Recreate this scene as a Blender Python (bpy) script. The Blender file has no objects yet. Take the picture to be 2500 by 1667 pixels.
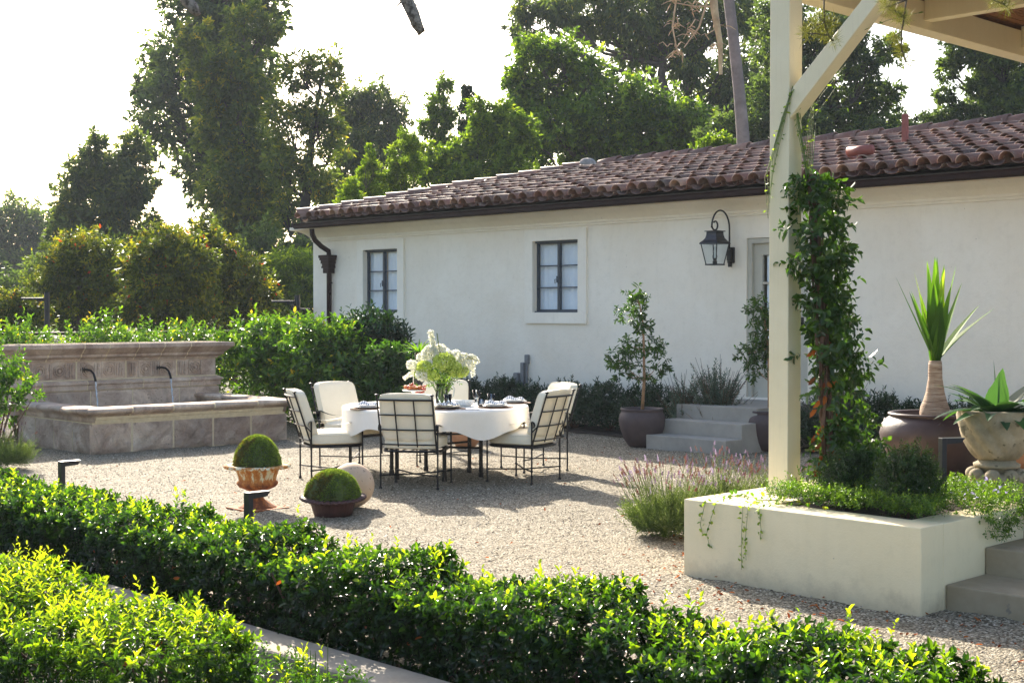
import bpy, bmesh, math, random
import numpy as np
from mathutils import Vector, Matrix
R = math.radians
S = bpy.context.scene
COL = S.collection
rg = np.random.default_rng(7)
random.seed(7)

# ------------------------------------------------------------------ camera
H = 1.65; F = 3400.0; HOR = 761.0
YAW = 44.06
cy, sy = math.cos(R(YAW)), math.sin(R(YAW))
cam_d = bpy.data.cameras.new('camera'); cam = bpy.data.objects.new('camera', cam_d); COL.objects.link(cam)
cam_d.sensor_width = 36; cam_d.lens = 36*F/2500
cam_d.clip_end = 2000; cam_d.clip_start = 0.05
cam.location = (0, 0, H)
cam.rotation_euler = (R(90)-math.atan((833.5-HOR)/F), 0, -R(YAW))
S.camera = cam

# ------------------------------------------------------------------ light
SUN = Vector((0.80, 1.70, 1.02)).normalized()
w = bpy.data.worlds.new('World'); S.world = w; w.use_nodes = True
nt = w.node_tree; bg = nt.nodes['Background']
sky = nt.nodes.new('ShaderNodeTexSky'); sky.sky_type = 'NISHITA'; sky.sun_disc = False
sky.sun_elevation = math.asin(SUN.z); sky.sun_rotation = math.atan2(SUN.x, SUN.y)
sky.dust_density = 3.0; sky.ozone_density = 0.8; sky.altitude = 50
nt.links.new(sky.outputs[0], bg.inputs[0]); bg.inputs[1].default_value = 0.135
sl = bpy.data.lights.new('sun', 'SUN'); sl.energy = 5.0; sl.angle = R(0.6); sl.color = (1.0, 0.90, 0.75)
so = bpy.data.objects.new('sun', sl); COL.objects.link(so)
so.rotation_euler = SUN.to_track_quat('Z', 'Y').to_euler()
S.view_settings.view_transform = 'Standard'; S.view_settings.look = 'None'
S.view_settings.exposure = 1.42; S.view_settings.gamma = 1
S.cycles.max_bounces = 10; S.cycles.transmission_bounces = 8; S.cycles.transparent_max_bounces = 8

# ------------------------------------------------------------------ placement helpers (plan coordinates)
def C(lat, d, z=0.0):            # lateral / forward distance -> world
    return Vector((d*sy+lat*cy, d*cy-lat*sy, z))
def Bp(px, d, py=None):
    lat = (px-1250)/F*d
    z = 0.0 if py is None else H+(HOR-py)/F*d
    return C(lat, d, z)

# ------------------------------------------------------------------ materials
def node(t, kind, **kw):
    n = t.nodes.new(kind)
    for k, v in kw.items(): setattr(n, k, v)
    return n
def ramp(t, fac, stops):
    n = t.nodes.new('ShaderNodeValToRGB'); e = n.color_ramp.elements
    e[0].position = stops[0][0]; e[0].color = (*stops[0][1], 1)
    e[1].position = stops[-1][0]; e[1].color = (*stops[-1][1], 1)
    for p, c in stops[1:-1]:
        x = e.new(p); x.color = (*c, 1)
    t.links.new(fac, n.inputs[0]); return n.outputs[0]
def noise(t, vec, scale, detail=4, rough=.6, dist=0):
    n = node(t, 'ShaderNodeTexNoise'); n.inputs['Scale'].default_value = scale
    n.inputs['Detail'].default_value = detail; n.inputs['Roughness'].default_value = rough
    n.inputs['Distortion'].default_value = dist
    t.links.new(vec, n.inputs['Vector']); return n.outputs['Fac']
def newmat(name):
    m = bpy.data.materials.new(name); m.use_nodes = True
    t = m.node_tree; return m, t, t.nodes['Principled BSDF']
def mathn(t, op, a, b=None, clamp=False):
    n = node(t, 'ShaderNodeMath', operation=op, use_clamp=clamp)
    for i, v in enumerate((a, b)):
        if v is None: continue
        if isinstance(v, (int, float)): n.inputs[i].default_value = v
        else: t.links.new(v, n.inputs[i])
    return n.outputs[0]
def mixc(t, fac, a, b):
    n = node(t, 'ShaderNodeMix', data_type='RGBA')
    if isinstance(fac, (int, float)): n.inputs[0].default_value = fac
    else: t.links.new(fac, n.inputs[0])
    for i, v in ((6, a), (7, b)):
        if isinstance(v, tuple): n.inputs[i].default_value = (*v, 1)
        else: t.links.new(v, n.inputs[i])
    return n.outputs[2]
def bump(t, bs, h, strength=.3, dist=.01):
    n = node(t, 'ShaderNodeBump'); n.inputs['Strength'].default_value = strength; n.inputs['Distance'].default_value = dist
    t.links.new(h, n.inputs['Height']); t.links.new(n.outputs[0], bs.inputs['Normal'])
def simple(name, c1, c2=None, rough=.7, scale=6, bscale=60, bstr=.2, bdist=.004, metal=0, spec=.5, spots=None, coord='Object', lo=.35, hi=.7):
    m, t, b = newmat(name)
    tc = node(t, 'ShaderNodeTexCoord').outputs[coord]
    b.inputs['Roughness'].default_value = rough; b.inputs['Metallic'].default_value = metal
    b.inputs['Specular IOR Level'].default_value = spec
    if c2 is None: c2 = tuple(x*.8 for x in c1)
    f = noise(t, tc, scale, 6, .65)
    c = ramp(t, f, [(lo, c2), (hi, c1)])
    if spots:
        sc, thr, col = spots
        s = noise(t, tc, sc, 3, .6)
        s = ramp(t, s, [(thr, (0, 0, 0)), (thr+.06, (1, 1, 1))])
        c = mixc(t, s, c, col)
    t.links.new(c, b.inputs['Base Color'])
    if bstr: bump(t, b, noise(t, tc, bscale, 4, .6), bstr, bdist)
    return m
def leafmat(name, stops, trans=.4, tgain=1.6, rough=.38, spec=.5, tcol=None):
    m, t, b = newmat(name)
    at = node(t, 'ShaderNodeAttribute', attribute_name='rnd').outputs['Fac']
    c = ramp(t, at, stops)
    t.links.new(c, b.inputs['Base Color']); b.inputs['Roughness'].default_value = rough
    b.inputs['Specular IOR Level'].default_value = spec
    tr = node(t, 'ShaderNodeBsdfTranslucent')
    g = node(t, 'ShaderNodeMix', data_type='RGBA', blend_type='MULTIPLY'); g.inputs[0].default_value = 1
    t.links.new(c, g.inputs[6]); g.inputs[7].default_value = (*(tcol or (1.5*tgain, 1.55*tgain, .45*tgain)), 1)
    t.links.new(g.outputs[2], tr.inputs[0])
    mx = node(t, 'ShaderNodeMixShader'); mx.inputs[0].default_value = trans
    t.links.new(b.outputs[0], mx.inputs[1]); t.links.new(tr.outputs[0], mx.inputs[2])
    t.links.new(mx.outputs[0], t.nodes['Material Output'].inputs[0])
    return m

M = {}
# stucco: off-white lime plaster
def stucco(name, c1, c2, bs=.35, foot=True):
    m, t, b = newmat(name); tc = node(t, 'ShaderNodeTexCoord').outputs['Object']
    b.inputs['Roughness'].default_value = .88; b.inputs['Specular IOR Level'].default_value = .2
    f = noise(t, tc, .9, 7, .62, .3); c = ramp(t, f, [(.3, c2), (.62, c1)])
    f2 = noise(t, tc, 9, 5, .7)
    c = mixc(t, mathn(t, 'MULTIPLY', ramp(t, f2, [(.52, (0, 0, 0)), (.8, (1, 1, 1))]), .35), c, tuple(x*.8 for x in c2))
    # pin marks
    f3 = noise(t, tc, 26, 1, .4)
    c = mixc(t, ramp(t, f3, [(.80, (0, 0, 0)), (.83, (.5, .5, .5))]), c, (.22, .19, .15))
    sp = node(t, 'ShaderNodeSeparateXYZ'); t.links.new(tc, sp.inputs[0])
    mp = node(t, 'ShaderNodeMapping'); mp.inputs['Scale'].default_value = (5, 5, .7); t.links.new(tc, mp.inputs[0])
    st_ = ramp(t, noise(t, mp.outputs[0], 1.6, 6, .7), [(.52, (0, 0, 0)), (.78, (.15, .15, .15))]); c = mixc(t, st_, c, tuple(x*.72 for x in c2))
    lowz = mathn(t, 'MULTIPLY', mathn(t, 'SUBTRACT', mathn(t, 'ADD', mathn(t, 'MULTIPLY', f2, .22), .02), sp.outputs[2]), 7, True)
    c = mixc(t, mathn(t, 'MULTIPLY', lowz, .55 if foot else 0.0), c, (.40, .32, .22))
    t.links.new(c, b.inputs['Base Color'])
    h = mathn(t, 'ADD', noise(t, tc, 7, 5, .6), mathn(t, 'MULTIPLY', noise(t, tc, 90, 3, .6), .25))
    bump(t, b, h, bs, .02); return m
M['stucco'] = stucco('lime_stucco', (.89, .83, .72), (.82, .75, .63))
M['trim'] = stucco('lime_stucco_trim', (.90, .85, .75), (.84, .78, .67), .35, False)
M['planter'] = stucco('cream_render', (.84, .72, .48), (.78, .66, .42), .25)
M['paint'] = simple('cream_paint', (.80, .71, .50), (.74, .65, .44), .55, 3, 30, .12, .004, spots=(22, .74, (.42, .37, .27)))
def grain(m):
    t = m.node_tree; b = t.nodes['Principled BSDF']; tc = node(t, 'ShaderNodeTexCoord').outputs['Object']
    mp = node(t, 'ShaderNodeMapping'); mp.inputs['Scale'].default_value = (26, 26, 1.4); t.links.new(tc, mp.inputs[0])
    f = noise(t, mp.outputs[0], 2.2, 6, .7); src = b.inputs['Base Color'].links[0].from_socket
    c = mixc(t, ramp(t, f, [(.55, (0, 0, 0)), (.75, (.35, .35, .35))]), src, (.56, .49, .34))
    t.links.new(c, b.inputs['Base Color']); bump(t, b, f, .35, .004)
grain(M['paint'])
M['ceiling'] = simple('reed_ceiling', (.30, .13, .05), (.12, .05, .02), .8, 30, 60, .5, .01)
M['iron'] = simple('black_iron', (.012, .012, .014), (.006, .006, .007), .42, 20, 120, .2, .002, metal=.3)
M['bronze'] = simple('dark_bronze_metal', (.030, .014, .012), (.018, .009, .008), .6, 5, 60, .1, .003, spec=.15)
M['winmetal'] = simple('blue_grey_steel', (.045, .062, .085), (.028, .04, .055), .5, 8, 60, .15, .002)
M['doorpaint'] = simple('grey_green_paint', (.52, .50, .42), (.46, .44, .37), .5, 4, 40, .08, .003)
M['curtain'] = simple('white_curtain', (.90, .92, .94), (.80, .84, .90), .9, 5, 20, .3, .01)
M['canvas'] = simple('cream_canvas', (.86, .79, .64), (.80, .73, .58), .92, 5, 260, .25, .002, spec=.15)
M['linen'] = simple('white_linen', (.86, .83, .78), (.79, .76, .70), .9, 4, 300, .2, .002, spec=.15)
M['concrete'] = simple('smooth_concrete', (.36, .345, .31), (.25, .24, .215), .8, 2.2, 40, .25, .006, spots=(14, .70, (.2, .19, .17)))
M['step'] = simple('terrace_concrete', (.38, .31, .21), (.27, .215, .135), .8, 3, 40, .25, .006, spots=(9, .66, (.2, .17, .13)))
M['kerb'] = simple('kerb_concrete', (.38, .33, .26), (.25, .215, .17), .85, 5, 50, .4, .008)
M['soil'] = simple('dark_soil', (.055, .035, .022), (.022, .015, .01), .95, 12, 30, .8, .03)
M['ground'] = simple('garden_ground', (.07, .075, .03), (.035, .04, .018), .95, .6, 8, .6, .05)
M['clay'] = simple('dark_clay', (.085, .06, .062), (.05, .034, .036), .62, 5, 90, .3, .004)
M['bigclay'] = simple('purple_clay', (.075, .045, .042), (.038, .02, .02), .5, 3.5, 50, .4, .006)
M['terracotta'] = simple('terracotta', (.50, .26, .14), (.38, .18, .09), .8, 6, 60, .2, .004)
M['bark'] = simple('tree_bark', (.13, .10, .075), (.05, .038, .03), .9, 6, 30, .7, .03)
M['barkdark'] = simple('dark_bark', (.055, .042, .035), (.02, .016, .014), .9, 6, 30, .7, .03)
M['palmbark'] = simple('grey_palm_bark', (.27, .22, .21), (.15, .12, .115), .9, 3, 25, .6, .02)
M['deadwood'] = simple('dead_frond', (.62, .45, .26), (.36, .24, .13), .9, 4, 30, .5, .01)
M['greybark'] = simple('flaky_grey_bark', (.32, .27, .22), (.09, .07, .055), .9, 38, 60, 1.0, .01, lo=.4, hi=.55)
M['stem'] = simple('brown_stem', (.17, .09, .05), (.08, .04, .025), .8, 20, 60, .4, .003)
M['tanstem'] = simple('tan_stem', (.42, .25, .13), (.26, .15, .08), .7, 14, 60, .3, .003)
M['greenstem'] = simple('green_stem', (.16, .22, .05), (.09, .13, .03), .6, 14, 60, .2, .003)
M['redpipe'] = simple('red_oxide_paint', (.30, .085, .06), (.22, .06, .045), .6, 8, 40, .15, .003)
M['mortar'] = simple('grey_mortar', (.34, .33, .31), (.22, .21, .2), .9, 10, 40, .6, .01)
M['china'] = simple('white_china', (.84, .83, .80), (.80, .79, .76), .18, 5, 50, 0)
M['darkchina'] = simple('dark_china', (.045, .035, .035), (.03, .022, .022), .35, 5, 50, 0)
M['mat'] = simple('brown_rattan', (.17, .075, .035), (.07, .03, .016), .85, 60, 160, .8, .003)
M['silver'] = simple('cutlery_steel', (.6, .6, .6), (.5, .5, .5), .2, 5, 50, 0, metal=1)
M['fruit'] = simple('red_fruit', (.55, .07, .03), (.3, .02, .02), .35, 8, 50, 0)
M['pastry'] = simple('orange_pastry', (.65, .22, .06), (.4, .1, .03), .6, 30, 80, .4, .003)
M['greyplastic'] = simple('grey_box_metal', (.22, .225, .235), (.16, .165, .17), .5, 8, 50, 0)
M['lamp'] = simple('dark_lamp_metal', (.03, .032, .04), (.02, .022, .028), .35, 8, 50, .1, .002, metal=.5)
M['water'] = None
def glassmat(name, col=(1, 1, 1), rough=0.0, ior=1.45):
    m, t, b = newmat(name); b.inputs['Base Color'].default_value = (*col, 1); b.inputs['Roughness'].default_value = rough
    b.inputs['Transmission Weight'].default_value = 1; b.inputs['IOR'].default_value = ior; return m
M['glass'] = glassmat('clear_glass')
M['water'] = simple('foaming_water', (.75, .8, .85), (.35, .38, .42), .15, 60, 90, .5, .004)
def panemat(name, ior=1.18):
    m, t, b = newmat(name)
    tr = node(t, 'ShaderNodeBsdfTransparent'); gl = node(t, 'ShaderNodeBsdfGlossy'); gl.inputs['Roughness'].default_value = .02
    fr = node(t, 'ShaderNodeFresnel'); fr.inputs[0].default_value = ior
    tr.inputs[0].default_value = (.90, .94, .97, 1)
    mx = node(t, 'ShaderNodeMixShader'); t.links.new(fr.outputs[0], mx.inputs[0])
    t.links.new(tr.outputs[0], mx.inputs[1]); t.links.new(gl.outputs[0], mx.inputs[2])
    t.links.new(mx.outputs[0], t.nodes['Material Output'].inputs[0]); return m
M['pane'] = panemat('window_glass')
M['tableglass'] = panemat('thin_table_glass', 1.38)
# gravel
def gravelmat():
    m, t, b = newmat('pale_gravel'); tc = node(t, 'ShaderNodeTexCoord').outputs['Object']
    wn = node(t, 'ShaderNodeTexNoise'); wn.inputs['Scale'].default_value = 30; t.links.new(tc, wn.inputs['Vector'])
    ad = node(t, 'ShaderNodeVectorMath', operation='MULTIPLY_ADD'); t.links.new(wn.outputs['Color'], ad.inputs[0])
    ad.inputs[1].default_value = (.02, .02, .02); t.links.new(tc, ad.inputs[2])
    vo = node(t, 'ShaderNodeTexVoronoi'); vo.inputs['Scale'].default_value = 78; t.links.new(ad.outputs[0], vo.inputs['Vector'])
    se = node(t, 'ShaderNodeSeparateColor'); t.links.new(vo.outputs['Color'], se.inputs[0])
    c = ramp(t, se.outputs[0], [(0, (.045, .036, .024)), (.18, (.165, .138, .095)), (.42, (.32, .28, .20)), (.8, (.49, .44, .34)), (1, (.70, .65, .53))])
    gap = ramp(t, vo.outputs['Distance'], [(.40, (1, 1, 1)), (.85, (.30, .26, .22))])  # stones darkened towards their gaps; shade between them put into the colour
    mu = node(t, 'ShaderNodeMix', data_type='RGBA', blend_type='MULTIPLY'); mu.inputs[0].default_value = 1
    t.links.new(c, mu.inputs[6]); t.links.new(gap, mu.inputs[7])
    big = ramp(t, noise(t, tc, .8, 5, .6), [(.35, (0, 0, 0)), (.7, (1, 1, 1))])
    c = mixc(t, mathn(t, 'MULTIPLY', big, .35), mu.outputs[2], (.32, .275, .195))
    lf = ramp(t, noise(t, tc, 5, 6, .75), [(.66, (0, 0, 0)), (.72, (.6, .6, .6))])
    c = mixc(t, lf, c, (.30, .18, .10))
    t.links.new(c, b.inputs['Base Color']); b.inputs['Roughness'].default_value = .85; b.inputs['Specular IOR Level'].default_value = .25
    h = mathn(t, 'SUBTRACT', mathn(t, 'MULTIPLY', noise(t, tc, 11, 5, .75), 2.6), vo.outputs['Distance'])
    h = mathn(t, 'ADD', h, mathn(t, 'MULTIPLY', se.outputs[1], .7))
    bump(t, b, h, 1.0, .014); return m
M['gravel'] = gravelmat()
# fountain stone: blocks shown by mortar lines in object space
def stonemat(name, bw, joint=True, rough_bump=.6):
    m, t, b = newmat(name); tc = node(t, 'ShaderNodeTexCoord').outputs['Object']
    b.inputs['Roughness'].default_value = .85; b.inputs['Specular IOR Level'].default_value = .25
    f = noise(t, tc, 3.0, 8, .7, .5)
    c = ramp(t, f, [(.30, (.28, .20, .155)), (.44, (.50, .38, .30)), (.56, (.66, .53, .42)), (.70, (.84, .74, .62))])
    s = ramp(t, noise(t, tc, 45, 3, .7), [(.62, (0, 0, 0)), (.7, (.8, .8, .8))])
    c = mixc(t, s, c, (.12, .085, .07))
    cold = ramp(t, noise(t, tc, 1.1, 4, .6), [(.45, (0, 0, 0)), (.7, (.7, .7, .7))])
    c = mixc(t, mathn(t, 'MULTIPLY', cold, .5), c, (.27, .24, .22))
    oi = node(t, 'ShaderNodeObjectInfo').outputs['Random']; mu = node(t, 'ShaderNodeMix', data_type='RGBA', blend_type='MULTIPLY'); mu.inputs[0].default_value = 1
    t.links.new(c, mu.inputs[6]); t.links.new(ramp(t, oi, [(0, (.78, .74, .72)), (.5, (1.0, .96, .93)), (1, (1.15, 1.12, 1.08))]), mu.inputs[7]); c = mu.outputs[2]
    t.links.new(c, b.inputs['Base Color'])
    h = mathn(t, 'ADD', noise(t, tc, 5, 8, .7, .8), mathn(t, 'MULTIPLY', noise(t, tc, 60, 4, .7), .3))
    bump(t, b, h, rough_bump, .07); return m
M['stone'] = stonemat('cantera_stone', .6, True, .45)
M['roughstone'] = stonemat('rough_cantera_stone', .6, True, 1.0)
M['joint'] = simple('buff_mortar', (.78, .66, .44), (.62, .50, .32), .9, 12, 60, .4, .006)
M['urnstone'] = simple('weathered_cast_stone', (.46, .38, .26), (.22, .18, .11), .9, 5, 50, .6, .008, spots=(11, .60, (.13, .11, .065)))
M['ball'] = simple('weathered_terracotta_ball', (.62, .47, .34), (.50, .34, .22), .85, 3, 60, .4, .005, spots=(24, .62, (.17, .12, .08)))
# rust urn
def rustmat():
    m, t, b = newmat('flaking_cream_paint_on_rust'); tc = node(t, 'ShaderNodeTexCoord').outputs['Object']
    mp = node(t, 'ShaderNodeMapping'); mp.inputs['Scale'].default_value = (1, 1, .35); t.links.new(tc, mp.inputs[0])
    f = noise(t, mp.outputs[0], 19, 7, .7)
    sp = node(t, 'ShaderNodeSeparateXYZ'); t.links.new(tc, sp.inputs[0])
    z = ramp(t, sp.outputs[2], [(.20, (0, 0, 0)), (.26, (1, 1, 1))])     # below the fluting the paint has gone
    k = mathn(t, 'ADD', f, mathn(t, 'MULTIPLY', z, .22))
    c = ramp(t, k, [(.46, (.18, .05, .015)), (.60, (.46, .15, .03)), (.72, (.60, .26, .06)), (.755, (.74, .66, .44)), (.9, (.80, .74, .54))])
    t.links.new(c, b.inputs['Base Color']); b.inputs['Roughness'].default_value = .85
    bump(t, b, f, .5, .01); return m
M['rust'] = rustmat()
M['oxblood'] = simple('oxblood_iron', (.10, .035, .028), (.045, .016, .014), .55, 14, 60, .5, .006)
# roof tiles
def tilemat():
    m, t, b = newmat('clay_roof_tile'); tc = node(t, 'ShaderNodeTexCoord').outputs['Object']
    at = node(t, 'ShaderNodeAttribute', attribute_name='rnd').outputs['Fac']
    c = ramp(t, at, [(0, (.055, .024, .018)), (.35, (.16, .070, .048)), (.7, (.28, .130, .088)), (1, (.46, .28, .19))])
    f = ramp(t, noise(t, tc, 5, 6, .7), [(.42, (0, 0, 0)), (.7, (.75, .75, .75))])
    c = mixc(t, f, c, (.16, .12, .095))
    g = ramp(t, noise(t, tc, 17, 4, .7), [(.58, (0, 0, 0)), (.67, (.6, .6, .6))])
    c = mixc(t, g, c, (.34, .27, .21))
    t.links.new(c, b.inputs['Base Color']); b.inputs['Roughness'].default_value = .6
    bump(t, b, noise(t, tc, 50, 4, .6), .3, .005); return m
M['tile'] = tilemat()
# striped napkin
def stripemat():
    m, t, b = newmat('striped_napkin'); tc = node(t, 'ShaderNodeTexCoord').outputs['Object']
    wv = node(t, 'ShaderNodeTexWave'); wv.inputs['Scale'].default_value = 14; wv.inputs['Distortion'].default_value = 1.5
    t.links.new(tc, wv.inputs['Vector'])
    c = ramp(t, wv.outputs['Fac'], [(.12, (.12, .14, .22)), (.25, (.84, .83, .80))])
    t.links.new(c, b.inputs['Base Color']); b.inputs['Roughness'].default_value = .9; return m
M['napkin'] = stripemat()
# foliage
M['lf_hedge'] = leafmat('glossy_hedge_leaf', [(0, (.008, .022, .006)), (.35, (.018, .05, .008)), (.6, (.05, .12, .010)), (.8, (.13, .23, .014)), (1, (.32, .40, .02))], .40, 1.6, .24, .5)
M['lf_bright'] = leafmat('fresh_hedge_leaf', [(0, (.006, .018, .004)), (.3, (.035, .085, .008)), (.6, (.15, .25, .014)), (1, (.36, .42, .025))], .5, 1.35, .34)
M['lf_citrus'] = leafmat('citrus_leaf', [(0, (.018, .045, .01)), (.5, (.05, .12, .014)), (.85, (.13, .22, .02)), (.95, (.26, .32, .03)), (1, (.5, .36, .03))], .42, 1.5, .3)
M['lf_laurel'] = leafmat('laurel_leaf', [(0, (.010, .028, .010)), (.6, (.022, .06, .016)), (1, (.06, .13, .02))], .25, 1.3, .35)
M['lf_lowshrub'] = leafmat('dark_shrub_leaf', [(0, (.012, .03, .012)), (.7, (.03, .065, .025)), (1, (.07, .12, .04))], .2, 1.1, .45)
M['lf_grey'] = leafmat('grey_green_leaf', [(0, (.06, .09, .065)), (.6, (.13, .18, .13)), (1, (.22, .27, .2))], .25, .8, .7, .2, (1.1, 1.1, .8))
M['lf_lav'] = leafmat('lavender_leaf', [(0, (.05, .09, .025)), (.6, (.13, .19, .055)), (1, (.30, .36, .15))], .4, .9, .7, .2, (1.2, 1.2, .6))
M['lf_lavfl'] = leafmat('lavender_flower', [(0, (.16, .06, .03)), (.45, (.26, .12, .09)), (.6, (.24, .17, .26)), (1, (.50, .42, .58))], .3, 1, .8, .2, (1.1, 1, 1))
M['lf_tree'] = leafmat('evergreen_leaf', [(0, (.035, .06, .038)), (.6, (.10, .15, .06)), (1, (.22, .28, .07))], .5, 1.1, .5, .3)
M['lf_euc'] = leafmat('eucalyptus_leaf', [(0, (.04, .07, .036)), (.6, (.115, .16, .055)), (.9, (.25, .28, .065)), (1, (.42, .34, .07))], .5, 1.1, .5, .3)
M['lf_yellow'] = leafmat('yellowing_leaf', [(0, (.05, .08, .026)), (.5, (.12, .165, .036)), (.8, (.29, .29, .04)), (1, (.62, .44, .06))], .5, 1.25, .5, .3)
M['lf_brighttree'] = leafmat('bright_tree_leaf', [(0, (.04, .08, .015)), (.45, (.12, .19, .02)), (.8, (.24, .32, .03)), (1, (.36, .40, .04))], .48, 1.25, .45, .3)
M['lf_ficus'] = leafmat('ficus_leaf', [(0, (.03, .065, .014)), (.45, (.10, .17, .022)), (.8, (.22, .31, .03)), (1, (.38, .42, .06))], .5, 1.3, .4, .4)
M['lf_photinia'] = leafmat('photinia_leaf', [(0, (.03, .045, .014)), (.35, (.07, .10, .018)), (.65, (.18, .20, .022)), (.93, (.42, .32, .03)), (.97, (.30, .06, .02)), (1, (.45, .05, .02))], .38, 1.25, .45, .3)
M['lf_vine'] = leafmat('jasmine_leaf', [(0, (.014, .035, .008)), (.5, (.04, .09, .012)), (.8, (.10, .19, .016)), (1, (.26, .34, .03))], .40, 1.5, .28)
M['lf_dead'] = leafmat('dead_leaf', [(0, (.20, .05, .015)), (1, (.42, .14, .03))], .3, 1, .7, .2, (1.3, 1, .6))
M['lf_box'] = leafmat('boxwood_leaf', [(0, (.012, .03, .008)), (.5, (.035, .075, .012)), (.85, (.10, .18, .02)), (1, (.20, .28, .03))], .35, 1.3, .3)
M['lf_creep'] = leafmat('creeper_leaf', [(0, (.03, .07, .012)), (.6, (.09, .17, .02)), (1, (.26, .34, .05))], .45, 1.4, .4)
M['lf_agave'] = leafmat('agave_leaf', [(0, (.02, .055, .035)), (1, (.06, .15, .05))], .3, 1.2, .45)
M['lf_draco'] = leafmat('strap_leaf', [(0, (.05, .12, .02)), (.7, (.12, .24, .025)), (1, (.28, .38, .05))], .42, 1.3, .6, .2)
M['moss'] = leafmat('moss_tuft', [(0, (.12, .085, .035)), (.3, (.11, .12, .035)), (.6, (.13, .19, .045)), (1, (.28, .36, .08))], .35, 1.2, .8, .1)
M['lilac'] = leafmat('lilac_petal', [(0, (.40, .36, .62)), (1, (.66, .62, .82))], .4, 1, .8, .2, (1, 1, 1.1))
M['petal'] = leafmat('white_petal', [(0, (.70, .72, .50)), (.4, (.82, .82, .74)), (1, (.88, .87, .84))], .45, 1, .8, .2, (1, 1, .95))
M['greenbloom'] = leafmat('green_hydrangea', [(0, (.36, .44, .08)), (.6, (.58, .68, .17)), (1, (.78, .84, .38))], .45, 1, .8, .2, (1, 1.05, .6))
M['needle'] = leafmat('pine_needle', [(0, (.10, .12, .025)), (1, (.24, .26, .06))], .4, 1, .5, .2, (1.3, 1.2, .5))

# ------------------------------------------------------------------ object helpers
def setp(o, label=None, cat=None, group=None, kind=None):
    if label: o['label'] = label
    if cat: o['category'] = cat
    if group: o['group'] = group
    if kind: o['kind'] = kind
    return o
def thing(name, label, cat, loc=(0, 0, 0), rz=0, group=None):
    o = bpy.data.objects.new(name, None); COL.objects.link(o); o.empty_display_size = .1
    o.location = loc; o.rotation_euler = (0, 0, rz)
    return setp(o, label, cat, group)
def link(name, me, mat=None, parent=None, smooth=False):
    if mat: me.materials.append(mat)
    if smooth: me.polygons.foreach_set('use_smooth', [True]*len(me.polygons))
    o = bpy.data.objects.new(name, me); COL.objects.link(o)
    if parent: o.parent = parent
    return o
def obj(name, bm, mat=None, parent=None, smooth=False):
    bmesh.ops.recalc_face_normals(bm, faces=bm.faces[:])
    me = bpy.data.meshes.new(name); bm.to_mesh(me); bm.free()
    return link(name, me, mat, parent, smooth)
def dup(root, loc, rz, label=None, group=None):
    r = root.copy(); COL.objects.link(r); r.location = loc; r.rotation_euler = (0, 0, rz)
    if label: r['label'] = label
    if group: r['group'] = group
    for ch in list(root.children):
        c = ch.copy(); COL.objects.link(c); c.parent = r
        for g in list(ch.children):
            d = g.copy(); COL.objects.link(d); d.parent = c
    return r
def box(bm, x0, x1, y0, y1, z0, z1, bev=0, seg=2):
    r = bmesh.ops.create_cube(bm, size=1)
    for v in r['verts']:
        v.co = Vector(((x0+x1)/2+v.co.x*(x1-x0), (y0+y1)/2+v.co.y*(y1-y0), (z0+z1)/2+v.co.z*(z1-z0)))
    if bev:
        es = set(e for v in r['verts'] for e in v.link_edges)
        bmesh.ops.bevel(bm, geom=list(es), offset=bev, segments=seg, affect='EDGES', profile=.5)
    return r
def tube(bm, pts, rad, n=8, cap=True):
    pts = [Vector(p) for p in pts]
    if isinstance(rad, (int, float)): rad = [rad]*len(pts)
    rings = []; up = None
    for i, p in enumerate(pts):
        a = pts[max(i-1, 0)]; b = pts[min(i+1, len(pts)-1)]
        t = (b-a)
        t = t.normalized() if t.length > 1e-9 else Vector((0, 0, 1))
        if up is None: up = Vector((0, 0, 1)) if abs(t.z) < .9 else Vector((1, 0, 0))
        s = t.cross(up).normalized(); up = s.cross(t).normalized()
        rings.append([bm.verts.new(p+(s*math.cos(2*math.pi*k/n)+up*math.sin(2*math.pi*k/n))*rad[i]) for k in range(n)])
    for i in range(len(rings)-1):
        for k in range(n):
            bm.faces.new((rings[i][k], rings[i][(k+1) % n], rings[i+1][(k+1) % n], rings[i+1][k]))
    if cap:
        bm.faces.new(rings[0][::-1]); bm.faces.new(rings[-1])
def lathe(bm, prof, n=48, mod=None, c=(0, 0, 0), closed=False):
    rings = []
    for r, z in prof:
        ring = []
        for k in range(n):
            a = 2*math.pi*k/n
            rr, zz = (r, z) if mod is None else mod(r, z, a)
            ring.append(bm.verts.new((c[0]+rr*math.cos(a), c[1]+rr*math.sin(a), c[2]+zz)))
        rings.append(ring)
    m = len(rings)
    for i in range(m if closed else m-1):
        A = rings[i]; B = rings[(i+1) % m]
        for k in range(n):
            bm.faces.new((A[k], A[(k+1) % n], B[(k+1) % n], B[k]))
    if not closed:
        if prof[0][0] > 1e-4: bm.faces.new(rings[0][::-1])
        if prof[-1][0] > 1e-4: bm.faces.new(rings[-1])
def superell(bm, a, b, c, e1=.3, e2=.3, nu=28, nv=14, f=None):
    sp = lambda x, e: math.copysign(abs(x)**e, x)
    rings = []
    for j in range(nv+1):
        v = -math.pi/2+math.pi*j/nv
        ring = []
        for i in range(nu):
            u = 2*math.pi*(i+.5)/nu
            p = Vector((a*sp(math.cos(v), e1)*sp(math.cos(u), e2), b*sp(math.cos(v), e1)*sp(math.sin(u), e2), c*sp(math.sin(v), e1)))
            if f: p = f(p)
            ring.append(bm.verts.new(p))
        rings.append(ring)
    for j in range(nv):
        for i in range(nu):
            bm.faces.new((rings[j][i], rings[j][(i+1) % nu], rings[j+1][(i+1) % nu], rings[j+1][i]))
    bmesh.ops.remove_doubles(bm, verts=bm.verts[:], dist=1e-5)
def quad(bm, *p):
    return bm.faces.new([bm.verts.new(q) for q in p])
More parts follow.
